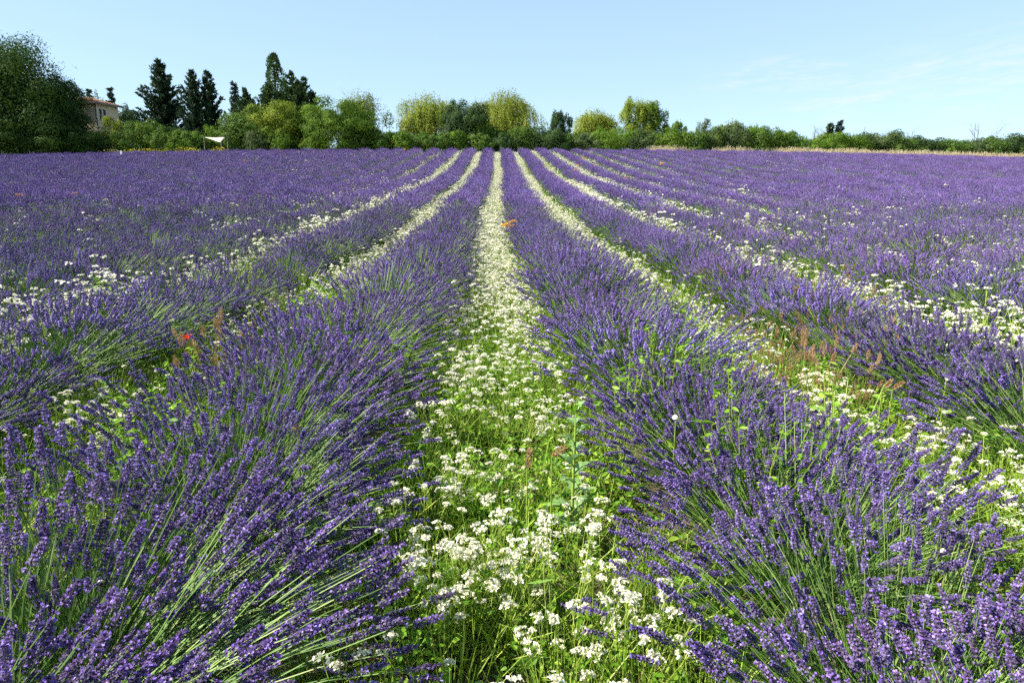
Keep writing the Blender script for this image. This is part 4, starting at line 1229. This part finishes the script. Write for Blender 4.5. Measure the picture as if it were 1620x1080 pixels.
# leafless shrubs above the hedge
def bare(px, topy, wpx, D, label, seed, stems=7):
    g = np.random.default_rng(seed)
    loc, h = stand(px, topy, D)
    r_ = wpx / 2 * D / 1080.
    root = tag(empty('bare_shrub', loc), label, 'shrub', 'leafless shrubs')
    def branch(p, d, L, rad, depth, G):
        e = p + d * L; mid_ = (p + e) / 2 + g.normal(size=3) * L * .06
        tubes(G, np.stack([p, mid_, e])[None], [rad, rad * .8, rad * .55], 5, 0, .5)
        if depth:
            for _ in range(3):
                branch(p + (e - p) * g.uniform(.45, 1), norm(d + g.normal(size=3) * .42 + np.array([0, 0, .15])), L * g.uniform(.45, .7), rad * .55, depth - 1, G)
    for s_ in range(stems):
        G = Geo()
        a_ = g.uniform(0, 6.28)
        d = norm(np.array([math.cos(a_) * r_ * .9 / h, math.sin(a_) * r_ * .9 / h, 1.]))
        branch(np.array([0, 0, -.1]), d, h * .62, .035, 3, G)
        link('branch', G.mesh('branch', ['bark'], True), root)
for i, (px, ty, w_, lb) in enumerate([(1557, 197, 44, 'bare grey spreading shrub near the right edge above the hedge'), (1292, 206, 22, 'faint bare twigs left of the two small pines'), (1360, 207, 40, 'bare twiggy bush just right of the two small pines'),
                                      (1404, 206, 30, 'bare twigs above the hedge midway along the right'), (1447, 209, 34, 'bare twigs right of the midway ones above hedge'), (602, 195, 26, 'bare twigs right of the yellowish thin-topped tree'), (570, 149, 40, 'bare pale twigs topping the yellowish tree')]):
    bare(px, ty, w_, 80.5 if px > 700 else 82.5, lb, 700 + i, 5)

# yellow flowers under the left trees
yw = [170, 184, 199, 206, 212, 222, 232, 238, 248, 262, 282, 290, 296, 303, 312, 338, 346, 353]
for i, px in enumerate(yw):
    gq = np.random.default_rng(800 + i)
    p = at(px, 236, 75.6); gz = float(ground(p[0], p[1]))
    root = tag(empty('yellow_flower_plant', (p[0], p[1], gz)), f"yellow flowering plant under the left trees, {nth(i + 1)} from the left", 'wildflower', 'yellow flowers under the left trees')
    G, Fg = Geo(), Geo()
    n = 70
    B = np.stack([gq.normal(0, .28, n), gq.normal(0, .2, n), gq.uniform(.1, 1.05, n)], -1)
    kites(G, B, norm(gq.normal(size=(n, 3)) + np.array([0, 0, .6])), .2, .06, 0, gq.random(n), gq)
    n = int(gq.integers(12, 34))
    B = np.stack([gq.normal(0, .3, n), gq.normal(0, .2, n), gq.uniform(.75, 1.25, n)], -1)
    kites(Fg, B, norm(gq.normal(size=(n, 3)) + np.array([0, 0, .3])), .11, .09, 0, gq.random(n), gq)
    link('foliage', G.mesh('foliage', ['green']), root)['kind'] = 'stuff'
    link('flowers', Fg.mesh('flowers', ['yellow']), root)['kind'] = 'stuff'

# ------------------------------------------------------------------ shade sail
A_, B_, C_ = at(324, 217.5, 76.0), at(357.5, 217, 76.4), at(349, 226, 75.4)
A_, B_, C_ = [np.array(q) for q in (A_, B_, C_)]
base = np.array([A_[0], A_[1], float(ground(A_[0], A_[1]))])
sail_root = tag(empty('shade_sail', base), 'cream triangular shade sail on posts below the dark cypresses', 'shade sail')
G = Geo(); N = 9; pts = []; idx = {}
cen = (A_ + B_ + C_) / 3
for i in range(N + 1):
    for j in range(N + 1 - i):
        u, v = i / N, j / N; w_ = 1 - u - v
        p = A_ * w_ + B_ * u + C_ * v
        edge = 1 - .16 * (1 - max(u, v, w_)) * 1.5
        p = cen + (p - cen) * edge; p[2] -= .18 * 27 * u * v * w_ / 3 + .04 * (1 - max(u, v, w_))
        idx[i, j] = len(pts); pts.append(p - base)
f = []
for i in range(N):
    for j in range(N - i):
        f.append([idx[i, j], idx[i + 1, j], idx[i, j + 1]])
        if j < N - i - 1: f.append([idx[i + 1, j], idx[i + 1, j + 1], idx[i, j + 1]])
G.add(pts, f)
M['canvas'] = material('sail_canvas', [(0, (.66, .60, .48)), (1, (.70, .64, .52))], .8, .2, .1, .02)
so = link('sail', G.mesh('sail', ['canvas'], True), sail_root)
sd = so.modifiers.new('thickness', 'SOLIDIFY'); sd.thickness = .012
M['grey_metal'] = material('grey_metal', [(0, (.20, .20, .20)), (1, (.24, .24, .24))], .4, 0, .5, .02)
for q in (A_, B_, C_):
    out = norm((q - cen) * np.array([1, 1, 0])) * .12
    gz = float(ground(q[0] + out[0], q[1] + out[1]))
    G = Geo(); tubes(G, np.array([[[q[0] + out[0], q[1] + out[1], gz - .2], [q[0] + out[0], q[1] + out[1], q[2] + .1]]]) - base, [.04, .035], 10)
    link('post', G.mesh('post', ['grey_metal'], True), sail_root)

# ------------------------------------------------------------------ house
Cn, En = at(150, 161.6, 86.0), at(186, 168.4, 90.3)
uh = norm((En - Cn) * np.array([1, 1, 0])); LX = float(np.linalg.norm((En - Cn)[:2])); LY = 9.0
gz = float(ground(Cn[0], Cn[1])) - .3
EH = Cn[2] - gz
house = tag(empty('house', (Cn[0], Cn[1], gz), (0, 0, math.atan2(uh[1], uh[0]))), 'beige two-storey house with tiled roof behind the left walnut trees', 'house')
M['render'] = material('wall_render', [(0, (.52, .42, .31)), (1, (.58, .47, .35))], .9, 0, .1, .0, bump=(9, .25))
M['trim'] = material('window_trim', [(0, (.62, .58, .52)), (1, (.66, .62, .56))], .7, 0, .2, .0)
M['dark_metal'] = material('gutter_metal', [(0, (.07, .065, .07)), (1, (.09, .085, .09))], .5, 0, .4, .0)
M['pane'] = material('window_pane', [(0, (.02, .025, .035)), (1, (.03, .035, .045))], .08, 0, .6, .0)
M['tile'] = material('roof_tile', [(0, (.27, .13, .08)), (.5, (.38, .20, .13)), (1, (.50, .31, .21))], .85, 0, .15, .0)
def slab(x0, x1, y0, y1, z0, z1):
    G = box_geo((x1 - x0) / 2, (y1 - y0) / 2, z0, z1)
    G.v[0] = G.v[0] + np.array([(x0 + x1) / 2, (y0 + y1) / 2, 0])
    return G
def hpart(nm, G, mt, parent=house):
    return link(nm, G.mesh(nm, [mt]), parent)
# the wall beside the windows is built round the openings
def wall_y0():
    G = Geo()
    xs = [(.55, 1.12), (1.32, 1.89)]
    z0, z1 = EH - 2.2, EH - .72
    def add(a, b, c, d):
        s_ = slab(a, b, 0, .3, c, d); G.add(s_.v[0], s_.f[0])
    add(0, .55, 0, EH); add(1.12, 1.32, 0, EH); add(1.89, LX, 0, EH)
    for a, b in xs:
        add(a, b, 0, z0); add(a, b, z1, EH)
    return G, xs, z0, z1
Gw, xs, z0, z1 = wall_y0()
hpart('wall', Gw, 'render')
hpart('wall', slab(0, .3, .3, LY, 0, EH), 'render'); hpart('wall', slab(.3, LX, LY - .3, LY, 0, EH), 'render'); hpart('wall', slab(LX - .3, LX, .3, LY - .3, 0, EH), 'render')
for a, b in xs:
    w = hpart('window', slab(a, b, .16, .19, z0, z1), 'pane')
    fr = Geo()
    for q in ((a - .07, a, z0 - .07, z1 + .07), (b, b + .07, z0 - .07, z1 + .07), (a, b, z1, z1 + .07), (a, b, (z0 + z1) / 2 - .02, (z0 + z1) / 2 + .02)):
        s_ = slab(q[0], q[1], -.03 if q[2] != (z0 + z1) / 2 - .02 else .12, .02 if q[2] != (z0 + z1) / 2 - .02 else .155, q[2], q[3]); fr.add(s_.v[0], s_.f[0])
    hpart('frame', fr, 'trim', w); hpart('sill', slab(a - .1, b + .1, -.1, .15, z0 - .12, z0 - .003), 'trim', w)
w = hpart('window', slab(1.5, 2.0, -.02, -.006, EH - 3.5, EH - 2.9), 'pane'); hpart('frame', slab(1.44, 2.06, -.03, -.022, EH - 2.9, EH - 2.83), 'trim', w)
G = Geo(); tubes(G, np.array([[[-.06, -.06, 0], [-.06, -.06, EH - .1]]]), [.055, .055], 10); hpart('downpipe', G, 'dark_metal')
OV = .45
roof = hpart('roof', (lambda: (lambda G: (G.add([[-OV, -OV, EH], [LX + OV, -OV, EH], [LX + OV, LY + OV, EH], [-OV, LY + OV, EH], [LX / 2, LX / 2, EH + .32 * (LX / 2 + OV)], [LX / 2, LY - LX / 2, EH + .32 * (LX / 2 + OV)]],
             [[0, 2, 1], [0, 3, 2], [0, 1, 4], [1, 2, 5], [1, 5, 4], [2, 3, 5], [3, 0, 4], [3, 4, 5]], 0, .3), G)[1])(Geo()))(), 'tile')
W2 = LX / 2 + OV
def ribs(p0, p1, inward):
    """half-round tile courses running up one slope"""
    G = Geo(); L = np.linalg.norm(p1 - p0); e = (p1 - p0) / L
    s_ = np.arange(.12, L, .24); run = np.minimum(np.minimum(s_, L - s_), W2 - .02)
    for k_ in range(8):
        fa, fb = k_ / 8, (k_ + 1) / 8
        B = p0 + e * s_[:, None] + inward * (run * fa)[:, None]; T_ = p0 + e * s_[:, None] + inward * (run * fb)[:, None]
        B[:, 2] = EH + .02 + .32 * run * fa; T_[:, 2] = EH + .02 + .32 * run * fb - .015
        tubes(G, np.stack([B, T_], 1), [.10, .085], 6, 0, rng.random(len(s_)))
    return G
c4 = [np.array(q, float) for q in ((-OV, -OV, 0), (LX + OV, -OV, 0), (LX + OV, LY + OV, 0), (-OV, LY + OV, 0))]
for i, inw in enumerate(((0, 1, 0), (-1, 0, 0), (0, -1, 0), (1, 0, 0))):
    hpart('tile_courses', ribs(c4[i], c4[(i + 1) % 4], np.array(inw, float)), 'tile', roof)['kind'] = 'stuff'
G = Geo()
for q in ((-OV - .03, LX + OV + .03, -OV - .06, -OV - .003), (-OV - .06, -OV - .003, -OV, LY + OV)):
    s_ = slab(q[0], q[1], q[2], q[3], EH - .2, EH + .04); G.add(s_.v[0], s_.f[0])
hpart('gutter', G, 'dark_metal')
